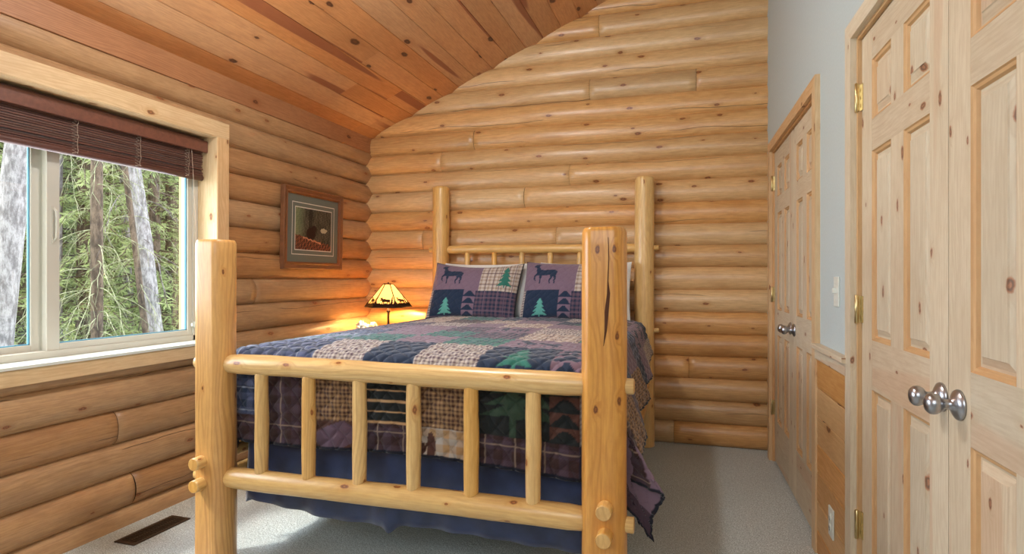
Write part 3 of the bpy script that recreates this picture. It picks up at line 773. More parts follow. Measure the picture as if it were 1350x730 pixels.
# horizontal direction
right = (sx_ >= 0)
cphi = np.cos(ph); sphi = np.sin(ph)
R0 = .055
corner = np.sin(2*ph)*(dx > 0)*(dy > 0)
al = np.where(dy <= 0, np.where(sx_ > 0, .33, .16), 0.02)
al = np.where((dx > 0) & (dy > 0), (np.where(sx_ > 0, .33, .16))*cphi**2+.02*sphi**2+corner*np.where(sx_ > 0, .34, .05), al)
arc = R0*PI/2; e = np.maximum(rr-arc, 0); an = np.minimum(rr, arc)/R0
hor = R0*np.sin(an)+e*np.sin(al); dz = -R0*(1-np.cos(an))-e*np.cos(al)
# folds
fold = (.020*np.sin(Yw*11+1.3*np.sin(Yw*4))+.003*np.sin(Yw*33))*np.clip(e/.3, 0, 1.2)
ffold = (.007*np.sin(U*15+np.sin(U*4)*2)+.004*np.sin(U*31))*np.clip(e/.3, 0, 1)
cfold = .05*np.sin(ph*6.5+.2)*np.clip(e/.35, 0, 1.3)*corner
hx_ = hor+np.where(dx > 0, fold*cphi, 0)+np.where(sx_ > 0, cfold, cfold*.3)
Xp = QXL+Uc+sx_*hx_*np.where(dx > 0, np.maximum(cphi, 0)**.8, 0)
Yp = QYF+Vc-np.where(dy > 0, (np.where(dx > 0, np.minimum(hor*sphi, R0*.9), np.minimum(hor, R0)+ffold*.4)), 0)
Yp += np.where((dx > 0) & (dy > 0), corner*e*.10, 0)
edge = np.minimum(np.minimum(Uc, W_-Uc), np.minimum(Vc, 2.))
Zp = .868+.022*(1-np.exp(-np.clip(edge, 0, None)/.12))+.010*smooth_noise(U, V, 3, 1.1)*np.clip(edge/.1, 0, 1)+dz
# quilting: stitched wavy diamonds
def quilting(U, V, s_=.075, amp=.009):
    a = U+V+.012*np.sin(V*40); b = U-V+.012*np.sin(U*37)
    q = np.minimum(np.abs(np.mod(a/s_, 1)-.5)*2, np.abs(np.mod(b/s_, 1)-.5)*2)   # 0 on crest...
    q = 1-np.maximum(np.abs(np.mod(a/s_, 1)-.5), np.abs(np.mod(b/s_, 1)-.5))*2
    return amp*(1-np.exp(-np.clip(q, 0, 1)/.22))
qn = quilting(U, V)
nz = np.where(rr > 0, np.cos(an), 1.); 
nside = np.where(rr > 0, np.sin(an), 0.)
Zp += qn*nz; Xp += sx_*qn*nside*np.where(dx > 0, 1, 0)*np.maximum(cphi, 0); Yp -= np.where((dy > 0) & (dx <= 0), qn*nside, 0)
col = np.zeros(U.shape+(3,)); col[:] = K['plum']
# filler blocks then the blocks read off the photo
rng = random.Random(12); kinds = ['plum_deer', 'plaid_navy', 'navy_tree', 'ging_mauve', 'plaid_mauve', 'plum', 'cream_tree', 'teal', 'plaid_brown', 'navy', 'plaid_cream', 'geese']
B = .25; y = .02
cols_x = [-.25, 0.02, .37, .60, .82, 1.09, 1.37, 1.62, 1.95]
ix = [-.47, -.22, .10, .37, .605, .825, 1.085, 1.365, 1.475, 1.72, 1.97]
rowsY = [-.43, -.30, -.09, .20, .46, .72, .98, 1.24, 1.5, 1.76, 2.05]
tbl = {
 0: ['plum_dark', 'plaid_brown', 'plaid_brown', 'leaf', 'plaid_brown', 'tan_leaf', 'plaid_brown', 'plaid_brown', 'navy', 'plum_dark'],
 1: ['navy', 'plaid_navy', 'plaid_brown', 'ging_brown', 'cabin', 'ging_brown', 'dark_leaf', 'geese_dark', 'ging_mauve', 'plum'],
 2: ['teal', 'plaid_navy', 'plaid_navy', 'ging_mauve', 'navy', 'ging_mauve', 'navy_tree', 'geese', 'plaid_cream', 'plaid_brown'],
 3: ['navy', 'blue_trees', 'blue_trees', 'teal', 'plum', 'teal', 'plum_deer', 'plum', 'plaid_navy', 'ging_brown'],
 4: ['plum', 'plaid_mauve', 'plaid_navy', 'plum', 'teal', 'plaid_mauve', 'plaid_cream', 'teal', 'plaid_navy', 'plaid_mauve'],
 5: ['navy', 'navy', 'plum_deer', 'plum', 'plaid_mauve', 'plum_deer', 'ging_mauve', 'navy_tree', 'plum', 'ging_brown'],
 6: ['teal', 'plaid_mauve', 'plaid_mauve', 'ging_mauve', 'plum', 'plaid_cream', 'plum', 'plaid_mauve', 'plaid_navy', 'navy']}
for ri in range(len(rowsY)-1):
    for ci in range(len(ix)-1):
        k = tbl.get(ri, [None]*10)[ci] or rng.choice(kinds)
        patch(col, U, V, (ix[ci], ix[ci+1], rowsY[ri], rowsY[ri+1]), k)
bind = (U < -dL+.014) | (U > W_+dR-.014) | (V < -dF+.014)
col[bind] = K['navy2']*.7
# stitched lines a little darker
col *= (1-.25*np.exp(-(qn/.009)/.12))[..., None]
P3 = np.stack([Xp, Yp, Zp], -1)
q_ = grid_obj('patchwork_quilt', P3, col, M['quilt'])
tag(q_, 'patchwork quilt of plaid, gingham and fir-tree blocks spread over the bed', 'quilt')
sm_ = q_.modifiers.new('thickness', 'SOLIDIFY'); sm_.thickness = .007; sm_.offset = -1

# ------------------------------------------------------------------ bed skirt
mb = MB()
SX0, SX1, SYF, SYB = QXL+.005, QXR-.005, QYF+.012, 4.08
path = []
def lerp(a, b, t): return a+(b-a)*t
n1 = 90
for i in range(60): path.append((SX0, lerp(SYB, SYF, i/59), 'L'))
for i in range(1, 150): path.append((lerp(SX0, SX1, i/149), SYF, 'F'))
for i in range(1, 60): path.append((SX1, lerp(SYF, SYB, i/59), 'R'))
rows = 14; verts = []; 
acc = 0; prev = None; sarr = []
for (x, y, k) in path:
    if prev: acc += math.hypot(x-prev[0], y-prev[1])
    prev = (x, y); sarr.append(acc)
for i, (x, y, k) in enumerate(path):
    s_ = sarr[i]
    for j in range(rows):
        t = j/(rows-1)
        hem = .185+.008*math.sin(s_*7)+.003*math.sin(s_*17)
        if k == 'F':
            hem += .035*math.exp(-(x-SX0)/.12)
            g = (x+1.155)/.022; hem -= .022*math.exp(-g*g)
        z = lerp(.54, hem, t)
        wv = (.010*math.sin(s_*17+math.sin(s_*5))+.006*math.sin(s_*41+1))*t+.012*t
        if k == 'F':
            g = (x+1.155)/.03; wv += .02*math.exp(-g*g)*t
        # gather the skirt toward the corners softly
        ox, oy = (-1, 0) if k == 'L' else (1, 0) if k == 'R' else (0, -1)
        verts.append((x+ox*wv, y+oy*wv, z))
faces = []; uvs = []
for i in range(len(path)-1):
    for j in range(rows-1):
        faces.append((i*rows+j, i*rows+j+1, (i+1)*rows+j+1, (i+1)*rows+j)); uvs.append([(0, 0)]*4)
mb.add(verts, faces, uvs)
o = mb.build('bed_skirt', M['skirt']); tag(o, 'dark navy bed skirt hanging below the quilt behind the lower log rail', 'bed skirt')
sm_ = o.modifiers.new('thickness', 'SOLIDIFY'); sm_.thickness = .003; sm_.offset = -1

# ------------------------------------------------------------------ pillows
def pillow(name, label, group, loc, w_, h_, t_, tilt, rz, painted, seed, shear=0., droop=0.):
    n, m = int(w_/.0045), int(h_/.0045)
    a = np.linspace(-1, 1, n); b = np.linspace(-1, 1, m); A, Bb = np.meshgrid(a, b, indexing='ij')
    root = thing(name, label, 'pillow', loc, rz, group)
    root.rotation_euler = (tilt, 0, rz)
    # local: x across, z up, y thickness (front is -y)
    pin = 1-.075*(1-np.abs(A)**2.5*1.0)*np.abs(Bb)**4   # the long edges bow in
    pinx = 1-.03*(1-np.abs(Bb)**2)*np.abs(A)**4
    X_ = A*w_/2*pinx; Z_ = Bb*h_/2*pin+h_/2
    X_ = X_+shear*(Z_/h_-.35); Z_ -= droop*.25*(A+1)*(Z_/h_)
    Z_ -= droop*np.sin((A+1)*PI/2)*(Bb > 0)*Bb
    th = t_/2*np.clip((1-np.abs(A)**2.6)*(1-np.abs(Bb)**2.6), 0, 1)**.55
    wr = .013*smooth_noise(X_*1.2+seed, Z_, seed, 3.)*np.clip(th/t_*3, 0, 1)
    Uu = (A+1)/2*w_; Vv = (Bb+1)/2*h_
    q = quilting(Uu, Vv, .055, .004)*np.clip(th/t_*4, 0, 1) if painted else 0
    colr = np.zeros(A.shape+(3,))
    if painted:
        colr[:] = K['mauve']
        patch(colr, Uu, Vv, (0, .58*w_, .49*h_, h_), 'plum')
        dm = (Uu > .10*w_) & (Uu < .39*w_) & (Vv > .56*h_) & (Vv < .97*h_)
        ud, vd = (Uu-.10*w_)/(.29*w_), (Vv-.58*h_)/(.37*h_)
        colr[poly_mask(ud, vd, DEER)] = K['navy']
        patch(colr, Uu, Vv, (.58*w_, w_, .46*h_, h_), 'plaid_cream')
        tm = tree_mask(np.clip((Uu-.76*w_)/(.17*w_), -.2, 1.2), (Vv-.52*h_)/(.46*h_), 4) & (Vv > .52*h_); colr[tm] = K['teal']
        patch(colr, Uu, Vv, (.045*w_, .42*w_, 0.03*h_, .48*h_), 'navy')
        tm = tree_mask(np.clip((Uu-.14*w_)/(.18*w_), -.2, 1.2), (Vv-.04*h_)/(.34*h_), 4) & (Vv > .04*h_) & (Vv < .4*h_); colr[tm] = hexl((92, 162, 150))
        patch(colr, Uu, Vv, (.42*w_, .55*w_, .0, .48*h_), 'geese')
        patch(colr, Uu, Vv, (.55*w_, w_, 0, .46*h_), 'plaid_mauve')
        patch(colr, Uu, Vv, (0, .045*w_, 0, .48*h_), 'ging_mauve')
        bd = (Uu < .007) | (Uu > w_-.007) | (Vv < .007) | (Vv > h_-.007); colr[bd] = K['navy2']*.6
        colr *= (1-.25*np.exp(-np.asarray(q)/.004/.10)*(th > t_*.1))[..., None]
        P = np.stack([X_, -th-wr-q, Z_], -1); grid_obj('pillow_front', P, colr, M['quilt'], root)
        cb_ = np.zeros(A.shape+(3,)); cb_[:] = K['plum2']
        P = np.stack([X_, th*.8+wr, Z_], -1)[::-1]; grid_obj('pillow_back', P, cb_, M['quilt'], root)
    else:
        colr[:] = hexl((226, 226, 222))
        P = np.stack([X_, -th-wr, Z_], -1); P2 = np.stack([X_, th+wr, Z_], -1)[::-1]
        grid_obj('pillow_front', P, colr, M['quilt'], root); grid_obj('pillow_back', P2, colr, M['quilt'], root)
    return root
TB = .885
pillow('pillow_sham', 'left patchwork pillow with a navy deer, its whole front in view', None, (-1.520, 3.905, TB-.01), .665, .425, .15, math.radians(-17), math.radians(3), True, 1, shear=.045, droop=.022)
pillow('pillow_sham', 'right patchwork pillow with a navy deer, partly behind the tall front post', None, (-.830, 3.905, TB-.01), .665, .425, .15, math.radians(-16), math.radians(-1), True, 2, shear=.03, droop=.006)
pillow('white_pillow', 'white pillow behind the left patchwork pillow, a sliver showing', None, (-1.46, 4.03, TB-.005), .70, .41, .12, math.radians(-13), 0, False, 3)
pillow('white_pillow', 'white pillow behind the right patchwork pillow, beside the right headboard post', None, (-.745, 4.03, TB-.005), .645, .41, .12, math.radians(-13), 0, False, 4)

# ------------------------------------------------------------------ nightstand and lamp
NX, NY, NTZ = -2.265, 4.02, .745
ns = thing('nightstand', 'small pine nightstand in the corner beyond the bed, under the lamp', 'nightstand', (NX, NY, 0))
mb = MB(); mb.box(-.24, .24, -.21, .21, NTZ-.03, NTZ, 'x'); mb.build('tabletop', M['bed'], ns, bevel=.006)
for sx2 in (-.2, .2):
    for sy2 in (-.17, .17):
        mb = MB(); mb.tube([(sx2, sy2, 0), (sx2, sy2, .35), (sx2, sy2, NTZ-.03)], .028, 16, wob=.06); mb.build('leg', M['bed'], ns)
mb = MB(); mb.box(-.185, .185, -.155, .155, .40, NTZ-.03, 'x'); mb.build('cabinet', M['trim'], ns, bevel=.004)
mb = MB(); mb.box(-.165, .165, -.172, -.156, .48, .66, 'x'); dr = mb.build('drawer', M['bed'], ns, bevel=.004)
mb = MB(); mb.lathe([(.001, -.196), (.012, -.196), (.014, -.19), (.006, -.182), (.006, -.17)], 14, (0, 0, .57), 'y'); mb.build('knob', M['bronze'], dr)

lx, ly = -2.255, 4.05
lt = thing('table_lamp', 'small bronze table lamp with glowing amber mica shade and moose silhouettes', 'table lamp', (lx, ly, NTZ))
mb = MB(); mb.lathe([(.001, 0), (.062, 0), (.065, .006), (.055, .014), (.025, .022), (.012, .035), (.009, .05), (.009, .16), (.0155, .165), (.0155, .172), (.009, .178), (.009, .21), (.001, .212)], 24); mb.build('lamp_base', M['bronze'], lt)
mb = MB(); mb.lathe([(.001, .20), (.013, .202), (.014, .222), (.012, .228), (.001, .229)], 18); mb.build('bulb_socket', M['brass'], lt)
N = NT('amber_mica'); N.b.inputs['Base Color'].default_value = (1, .85, .6, 1)
tr = N.n('ShaderNodeBsdfTranslucent'); tr.inputs[0].default_value = (1, .84, .56, 1); df = N.n('ShaderNodeBsdfDiffuse'); df.inputs[0].default_value = (.9, .74, .5, 1)
mx = N.n('ShaderNodeMixShader'); mx.inputs[0].default_value = .35; N.l(tr.outputs[0], mx.inputs[1]); N.l(df.outputs[0], mx.inputs[2]); N.l(mx.outputs[0], N.t.nodes['Material Output'].inputs['Surface'])
mica = N.m
zb_, zt_, rb, rt_ = .205, .378, .178, .036
shade = []; NS = 6
def hexp(r_, z_, k): q = (k/NS)*2*PI+math.radians(17.3+2); return Vector((r_*math.cos(q), r_*math.sin(q), z_))
mb = MB(); mb.tube([hexp(rb, zb_, k) for k in range(NS+1)], .0045, 8); mb.tube([hexp(rt_, zt_, k) for k in range(NS+1)], .005, 8)
for k in range(NS): mb.tube([hexp(rb, zb_, k), hexp(rt_, zt_, k)], .0038, 8)
mb.tube([(-.035, 0, zt_-.003), (.035, 0, zt_-.003)], .003, 8); mb.tube([(0, 0, zt_-.003), (0, 0, zt_+.012)], .006, 10)
sh = mb.build('lamp_shade', M['bronze'], lt); sh['label'] = 'six-sided shade frame of dark metal'
mb = MB()
for k in range(NS):
    a, b, c, d = hexp(rb, zb_, k), hexp(rb, zb_, k+1), hexp(rt_, zt_, k+1), hexp(rt_, zt_, k)
    mb.quad([a, b, c, d], [(0, 0)]*4)
o = mb.build('mica_panel', mica, sh); sm_ = o.modifiers.new('thickness', 'SOLIDIFY'); sm_.thickness = .001
# silhouettes in sheet metal, one scene per panel
MOOSE = [(.0, .55), (.05, .62), (.12, .66), (.16, .74), (.06, .84), (.04, .98), (.12, .90), (.18, .99), (.22, .90), (.30, 1.0), (.30, .88), (.24, .78), (.32, .74), (.44, .80), (.60, .70), (.85, .68), (.95, .60), (.97, .45), (.92, .40), (.93, .0), (.87, .0), (.84, .32), (.78, .30), (.76, .0), (.70, .0), (.69, .34), (.45, .34), (.43, .0), (.37, .0), (.35, .34), (.31, .3), (.29, .0), (.24, .0), (.24, .46), (.18, .54), (.07, .50)]
mb = MB(); rg = random.Random(4)
for k in range(NS):
    a, b, c, d = hexp(rb, zb_, k), hexp(rb, zb_, k+1), hexp(rt_, zt_, k+1), hexp(rt_, zt_, k)
    ex_ = (b-a).normalized(); mid = (a+b)/2; ey = ((c+d)/2-mid); H_ = ey.length; ey.normalize(); nn = ex_.cross(ey).normalized(); Wd = (b-a).length
    if nn.dot(mid-Vector((0, 0, mid.z))) < 0: nn = -nn
    def put(poly):
        for off in (.0015, .003):
            pass
        mb.quad([mid+ex_*p[0]+ey*p[1]+nn*.002 for p in poly], [(0, 0)]*len(poly))
    # ground strip with grass
    for i in range(14):
        x0 = -Wd/2+Wd*i/14*.98; x1 = x0+Wd/14*1.1; put([(x0, 0), (x1, 0), (x1, .026+rg.random()*.014), (x0, .026+rg.random()*.014)])
    s_ = .085
    put([(-.045+p[0]*s_, .026+p[1]*s_*.72) for p in MOOSE])
    for tx, th_ in ((.048, .085), (.070, .05), (-.068, .045)):
        for q in range(4):
            zz = .02+th_*q/4*.85; ww_ = .013*(1-q*.2); put([(tx-ww_, zz), (tx+ww_, zz), (tx, zz+th_*.36)])
o = mb.build('silhouette', M['bronze'], sh); sm_ = o.modifiers.new('thickness', 'SOLIDIFY'); sm_.thickness = .001
lamp('bedside_bulb', 'POINT', (lx, ly, NTZ+.268), 32, (1.0, .64, .28), shadow_soft_size=.028)
# crumpled tissues beside the lamp
def crumple(x, y, r_, seed, label):
    bm = bmesh.new(); bmesh.ops.create_icosphere(bm, subdivisions=4, radius=r_)
    for v_ in bm.verts:
        k = 1+.9*mn.noise(v_.co*45+Vector((seed, 0, 0)))+.5*mn.noise(v_.co*110+Vector((seed, 5, 0))); v_.co *= max(.35, k); 
    zmin = min(v_.co.z for v_ in bm.verts)
    for v_ in bm.verts: v_.co.z -= zmin
    me = bpy.data.meshes.new('tissue'); bm.to_mesh(me); bm.free(); me.materials.append(M['white_cloth'])
    o = bpy.data.objects.new('tissue', me); C.objects.link(o); o.location = (x, y, NTZ); tag(o, label, 'tissue')
crumple(-2.40, 3.90, .036, 1., 'crumpled white tissue on the nightstand, nearer the side wall')
crumple(-2.345, 3.97, .036, 6., 'crumpled white tissue on the nightstand, nearer the lamp')

# ------------------------------------------------------------------ framed picture on the left wall
py0, py1, pz0, pz1 = 3.20, 3.87, 1.228, 1.778
pc = thing('framed_picture', 'wooden framed woodland print with a grey-green mat on the log wall', 'framed picture', (XL+.006, (py0+py1)/2, (pz0+pz1)/2))
pc.rotation_euler = (0, math.radians(1.2), 0)
hw, hh = (py1-py0)/2, (pz1-pz0)/2
def frame_ring(mb, i0, x0, i1, x1, r):
    A = [(x0, -hw+i0, -hh+i0), (x0, hw-i0, -hh+i0), (x0, hw-i0, hh-i0), (x0, -hw+i0, hh-i0)]
    B_ = [(x1, -hw+i1, -hh+i1), (x1, hw-i1, -hh+i1), (x1, hw-i1, hh-i1), (x1, -hw+i1, hh-i1)]
    for k in range(4):
        l = (k+1) % 4; P = [A[k], A[l], B_[l], B_[k]]; hz = k in (0, 2)
        mb.quad(P, [((v_[1], v_[2]+k) if hz else (v_[2], v_[1]+k)) for v_ in P], r)
mb = MB(); frame_ring(mb, 0, 0, 0, .026, .3); frame_ring(mb, 0, .026, .008, .030, .3); frame_ring(mb, .008, .030, .030, .022, .4); frame_ring(mb, .030, .022, .040, .026, .5); frame_ring(mb, .040, .026, .050, .018, .6); frame_ring(mb, .05, .018, .05, .012, .6)
mb.quad([(0, -hw, -hh), (0, -hw, hh), (0, hw, hh), (0, hw, -hh)], [(0, 0)]*4)
mb.build('picture_frame', M['frame_wood'], pc)
mb = MB(); i = .049; mb.quad([(.013, -hw+i, -hh+i), (.013, hw-i, -hh+i), (.013, hw-i, hh-i), (.013, -hw+i, hh-i)], [(0, 0)]*4); mat_ = mb.build('mat_board', simple('mat_green', (104, 106, 94), .8), pc)
wm = simple('mat_line', (214, 206, 190), .8)
for i0, wd in ((.098, .0055), (.128, .006)):
    mb = MB(); frame_ring(mb, i0, .0142, i0+wd, .0142, .5); mb.build('mat_line', wm, mat_)
aw, ah = hw-.134, hh-.134
n = 170; ys = np.linspace(-aw, aw, n); zs = np.linspace(-ah, ah, n); Ya, Za = np.meshgrid(ys, zs, indexing='ij'); a = (Ya/aw+1)/2; b = (Za/ah+1)/2
base = hexl((70, 66, 54))[None, None]*np.ones(Ya.shape+(1,))
nz1 = smooth_noise(a*1.0, b*.25, 5, 9.); nz2 = smooth_noise(a, b, 6, 7.); nz3 = smooth_noise(a, b, 8, 16.)
cA = base*(1+.7*nz1[..., None]+.5*nz3[..., None]); cA *= (1+.8*smooth_noise(a*1.2, b*.5, 31, 22.)[..., None])
g = np.clip(1-a/.28, 0, 1)[..., None]; cA = cA*(1-g)+hexl((120, 128, 92))*g*(1+.3*nz3[..., None])
cA[(np.abs(a-.40) < .05) & (b > .35)] *= .35
gr = (b < .36-.22*a+.04*nz2); cA[gr] = (hexl((104, 58, 40))*(1+.9*np.clip(nz3*2.2, -1, 1.4))[..., None])[gr]
ani = (((a-.42)/.13)**2+((b-.40)/.15)**2 < 1) | (((a-.50)/.07)**2+((b-.52)/.09)**2 < 1); cA[ani] = hexl((34, 16, 14))
wt_ = (((a-.78)/.10)**2+((b-.50)/.06)**2 < 1+.6*nz3); cA[wt_] = hexl((176, 166, 136))
st_ = np.abs(b-(.30-.25*(a-.2))-.01*nz2*3) < .018; cA[st_ & (a > .2) & (a < .7)] = hexl((190, 130, 96))
cA = np.clip(cA, .003, 1)
Pa = np.stack([np.full(Ya.shape, .0146), Ya, Za], -1); grid_obj('print', Pa, cA, M['art'], mat_)

# ------------------------------------------------------------------ the forest outside
GZ = -1.0
M['bark_pale'] = None
def bark(name, c1, c2, sc_=6):
    N = NT(name); tc = N.n('ShaderNodeTexCoord').outputs['Object']
    v = N.n('ShaderNodeVectorMath', operation='MULTIPLY'); N.l(tc, v.inputs[0]); v.inputs[1].default_value = (1, 1, .35)
    n1 = N.noise(v.outputs[0], sc_*2.5, 5, .7, dim='3D'); n2 = N.noise(v.outputs[0], sc_*9, 3, .6, dim='3D')
    c = N.mix(N.ss(n1, .38, .62), L4(c1), L4(c2)); c = N.mix(N.math('MULTIPLY', N.ss(n2, .5, .7), .5), c, L4(c1))
    N.l(c, N.b.inputs['Base Color']); N.b.inputs['Roughness'].default_value = .9
    bp = N.n('ShaderNodeBump'); bp.inputs['Strength'].default_value = .7; bp.inputs['Distance'].default_value = .02; N.l(n1, bp.inputs['Height']); N.l(bp.outputs[0], N.b.inputs['Normal'])
    return N.m
bark_l = bark('bark_pale', (108, 104, 106), (168, 164, 166), 9); bark_g = bark('bark_grey', (84, 76, 76), (150, 142, 146)); bark_b = bark('bark_brown', (60, 50, 42), (112, 96, 82)); lich = bark('lichen_twigs', (104, 108, 80), (166, 168, 134))
def leafm(name, c1, c2):
    N = NT(name); tc = N.n('ShaderNodeTexCoord').outputs['Object']; n1 = N.noise(tc, 1.3, 4, .7, dim='3D')
    rn = N.n('ShaderNodeAttribute', attribute_name='rnd').outputs['Fac']
    c = N.mix(N.ss(n1, .35, .65), L4(c1), L4(c2)); c = N.mix(N.math('MULTIPLY', rn, .6), c, L4(tuple(min(255, x*1.25) for x in c2)))
    d = N.n('ShaderNodeBsdfDiffuse'); t = N.n('ShaderNodeBsdfTranslucent'); mx = N.n('ShaderNodeMixShader'); mx.inputs[0].default_value = .4
    N.l(c, d.inputs[0]); N.l(c, t.inputs[0]); N.l(d.outputs[0], mx.inputs[1]); N.l(t.outputs[0], mx.inputs[2]); N.l(mx.outputs[0], N.t.nodes['Material Output'].inputs['Surface']); return N.m
fol = [leafm('needles_green', (104, 120, 82), (160, 170, 122)), leafm('needles_olive', (128, 134, 100), (184, 188, 148)), leafm('needles_dark', (84, 102, 76), (134, 148, 108))]
mb = MB()
gx = np.linspace(-60, -3.2, 30); gy = np.linspace(-25, 60, 40)
vv = [(x, y, GZ+.12*(-3.2-x)*.35+.25*mn.noise(Vector((x*.3, y*.3, 0)))) for x in gx for y in gy]
ff = [(i*40+j, (i+1)*40+j, (i+1)*40+j+1, i*40+j+1) for i in range(29) for j in range(39)]
mb.add(vv, ff, [[(0, 0)]*4 for _ in ff]); o = struct(mb.build('ground', leafm('forest_floor', (96, 92, 62), (132, 142, 84)))); 
def gz(x): return GZ+.042*(-3.2-x)
def conifer(h, rbase, seed, fm, first=.12, dens=1.0, spread=.24, bm_=bark_b, lean=(0, 0), leaf=.16):
    """returns (trunk mesh, foliage mesh) as MB"""
    rg = random.Random(seed); tk = MB(); n = 10
    pts = [(lean[0]*h*(i/n)+.04*mn.noise(Vector((i*.6, seed, 0))), lean[1]*h*(i/n)+.04*mn.noise(Vector((i*.6, seed+4, 0))), h*i/n) for i in range(n+1)]
    tk.tube(pts, [max(.012, rbase*(1-i/n)**.8*(1.25 if i == 0 else 1)) for i in range(n+1)], 12, wob=.12)
    fo = MB(); z = h*first
    while z < h*.98:
        for b_i in range(rg.choice((3, 4, 5))):
            az = rg.uniform(0, 2*PI); Lb = (h-z)*spread*rg.uniform(.6, 1.15)+.15; t_ = z/h
            bx, by = lean[0]*z, lean[1]*z; p = Vector((bx, by, z)); d_ = Vector((math.cos(az), math.sin(az), rg.uniform(-.1, .2)))
            m_ = max(3, int(Lb/.2)); bp_ = [p.copy()]
            for q in range(m_):
                d_.z -= .08; p = p+d_.normalized()*Lb/m_; bp_.append(p.copy())
            tk.tube(bp_, [.018*(1-.8*i_/len(bp_)) for i_ in range(len(bp_))], 4, cap=False)
            r = rg.random()
            for q in range(int(Lb*64*dens)):
                tt = rg.random()**.8*(m_-.01); i_ = int(tt); c0 = bp_[i_].lerp(bp_[i_+1], tt-i_)
                side = Vector((rg.uniform(-1, 1), rg.uniform(-1, 1), rg.uniform(-.9, .3))).normalized(); ln = leaf*rg.uniform(.6, 1.5)
                nrm = side.cross(Vector((rg.uniform(-1, 1), rg.uniform(-1, 1), rg.uniform(-1, 1)))).normalized()*.020*rg.uniform(.6, 1.6)
                e_ = c0+side*ln; mid_ = c0+side*ln*.5
                nrm *= .55; fo.quad([c0, mid_+nrm, e_, mid_-nrm], [(0, 0)]*4, rg.random())
        z += rg.uniform(.14, .26)
    return tk, fo
protos = []
for i, (h, rb2, fm, fi, dn, sp) in enumerate([(13, .14, 0, .03, 1.1, .16), (11, .13, 1, .04, 1.0, .17), (15, .17, 2, .08, .9, .14), (12, .12, 0, .15, .9, .17)]):
    tk, fo = conifer(h, rb2, 40+i, fm, fi, dn, sp, leaf=.13)
    root = thing('conifer', 'x', 'tree'); tk.build('trunk', bark_b, root); fo.build('foliage', fol[fm], root); protos.append(root)
desc = ['bushy green conifer', 'olive green loose conifer', 'tall dark conifer', 'slim green conifer']
rg = random.Random(77); k = 0; placed = []
def world_at(px, dist):
    u_ = (px-675)/780.; s_, c_ = math.sin(TH), math.cos(TH); dx_, dy_ = -s_+u_*c_, c_+u_*s_; return dx_*dist, dy_*dist
spots = []
for dist, stepx, j in ((9.5, 88, 8), (13, 48, 14), (17, 44, 14), (22, 36, 12), (28, 30, 10), (36, 26, 8)):
    px = -60+rg.uniform(0, 20)
    while px < 262:
        spots.append((px, dist+rg.uniform(-1.2, 1.2))); px += stepx*rg.uniform(.8, 1.25)
dn_ = {0: 'close to the house', 1: 'in the second rank of trees', 2: 'midway into the forest', 3: 'deep in the forest', 4: 'at the back of the forest'}
for i, (px, dist) in enumerate(spots):
    x, y = world_at(px, dist); pi = rg.randrange(4); p0 = protos[pi]
    o = p0 if pi not in placed else copy_tree(p0); placed.append(pi)
    o.location = (x, y, gz(x)-.1); o.rotation_euler = (0, 0, rg.uniform(0, 6.28)); s_ = rg.uniform(.85, 1.2); o.scale = (s_, s_, s_)
    rk = 0 if dist < 11 else 1 if dist < 15 else 2 if dist < 19.5 else 3 if dist < 31 else 4
    part_ = 'left pane' if px < 50 else 'middle of the window' if px < 150 else 'right of the window'
    o['label'] = '%s %s, behind the %s' % (desc[pi], dn_[rk], part_)
    o['group'] = '%s, %s, %s' % (desc[pi], dn_[rk], part_)
for i_ in range(4):
    if i_ not in placed:
        for ch in list(protos[i_].children): bpy.data.objects.remove(ch)
        bpy.data.objects.remove(protos[i_])
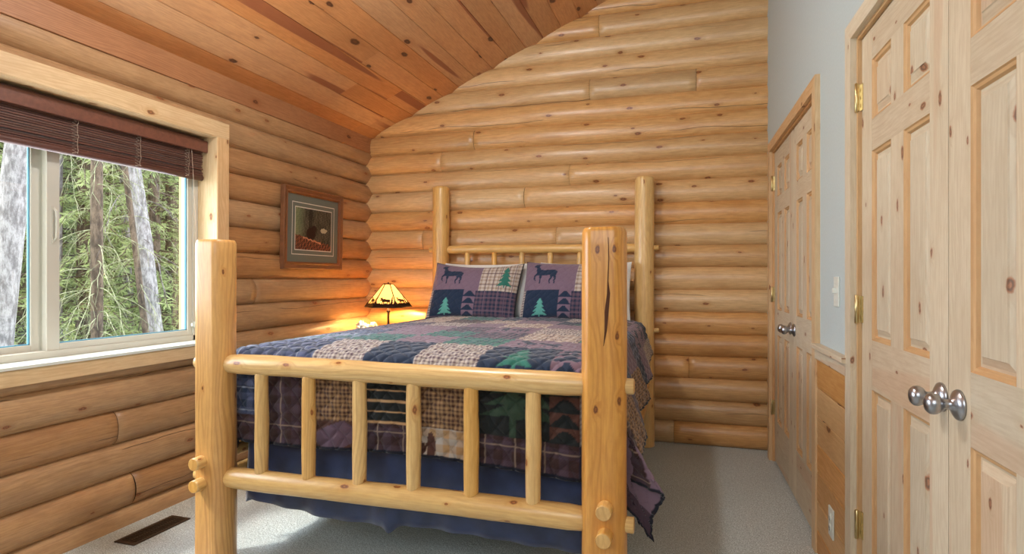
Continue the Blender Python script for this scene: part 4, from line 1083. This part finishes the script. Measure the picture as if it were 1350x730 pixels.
# nearer bare trunks
def trunk_tree(name, label, foot_px, top_px, dist, r0, mat, seed, twigs=0, h=12., tm=None):
    x0, y0 = world_at(foot_px[0], dist); x1, y1 = world_at(top_px[0], dist)
    zf = CAM_Z-(foot_px[1]-366)/780*dist; zt2 = CAM_Z-(top_px[1]-366)/780*dist
    dv = Vector((x1-x0, y1-y0, zt2-zf)); dv /= dv.z
    base = Vector((x0, y0, zf))+dv*(gz(x0)-.1-zf)
    t = thing(name, label, 'tree', tuple(base)); mb = MB(); n = 14
    pts = [dv*(h*i/n)+Vector((.03*mn.noise(Vector((i*.5, seed, 0))), .03*mn.noise(Vector((i*.5, seed+7, 0))), 0)) for i in range(n+1)]
    mb.tube(pts, [r0*(1-.5*i/n)*(1.3 if i == 0 else 1) for i in range(n+1)], 20, wob=.16); mb.build('trunk', mat, t)
    rg = random.Random(seed)
    if twigs:
        mb = MB()
        for i in range(twigs):
            z_ = rg.uniform(.3, 4.2); p = dv*z_; az = rg.uniform(0, 2*PI); d_ = Vector((math.cos(az), math.sin(az), rg.uniform(0, .5))); L2 = rg.uniform(.5, 1.5)
            pp = [p.copy()]; m_ = 9
            for q in range(m_):
                d_ += Vector((rg.uniform(-.25, .25), rg.uniform(-.25, .25), -.22)); p = p+d_.normalized()*L2/m_; pp.append(p.copy())
                if rg.random() < .75:
                    d2 = d_.normalized()+Vector((rg.uniform(-.8, .8), rg.uniform(-.8, .8), -.5)); p2 = p.copy(); sub = [p2.copy()]
                    for q2 in range(4): d2 += Vector((rg.uniform(-.4, .4), rg.uniform(-.4, .4), -.2)); p2 = p2+d2.normalized()*.07; sub.append(p2.copy())
                    mb.tube(sub, [.003, .0026, .0022, .002, .0015], 4, cap=False)
            mb.tube(pp, [.0065*(1-.07*i_) for i_ in range(len(pp))], 5, cap=False)
        mb.build('bare_branches', tm or lich, t)
    return t
trunk_tree('pine_trunk', 'thick pale grey leaning tree trunk close outside the left pane', (-3, 470), (25, 190), 5.4, .125, bark_l, 3)
trunk_tree('pine_trunk', 'slim grey tree trunk just right of the window sash divider', (72, 450), (74, 200), 9.0, .10, bark_g, 8, 8)
trunk_tree('pine_trunk', 'tall pale leaning tree trunk right of centre in the sliding pane', (205, 450), (172, 200), 8.6, .125, bark_l, 14, 8, tm=bark_g)
trunk_tree('pine_trunk', 'thin brown tree trunk crossing just left of the pale leaning trunk', (192, 440), (163, 205), 8.3, .045, bark_b, 19, 10)
trunk_tree('lichen_spruce', 'spruce hung with pale lichen-covered drooping twigs, mid sliding pane', (128, 460), (128, 200), 7.6, .075, bark_b, 23, 60, tm=None)
trunk_tree('pine_trunk', 'thin dark grey tree trunk behind the twiggy spruce', (172, 450), (167, 330), 11.0, .075, bark_g, 29, 0)
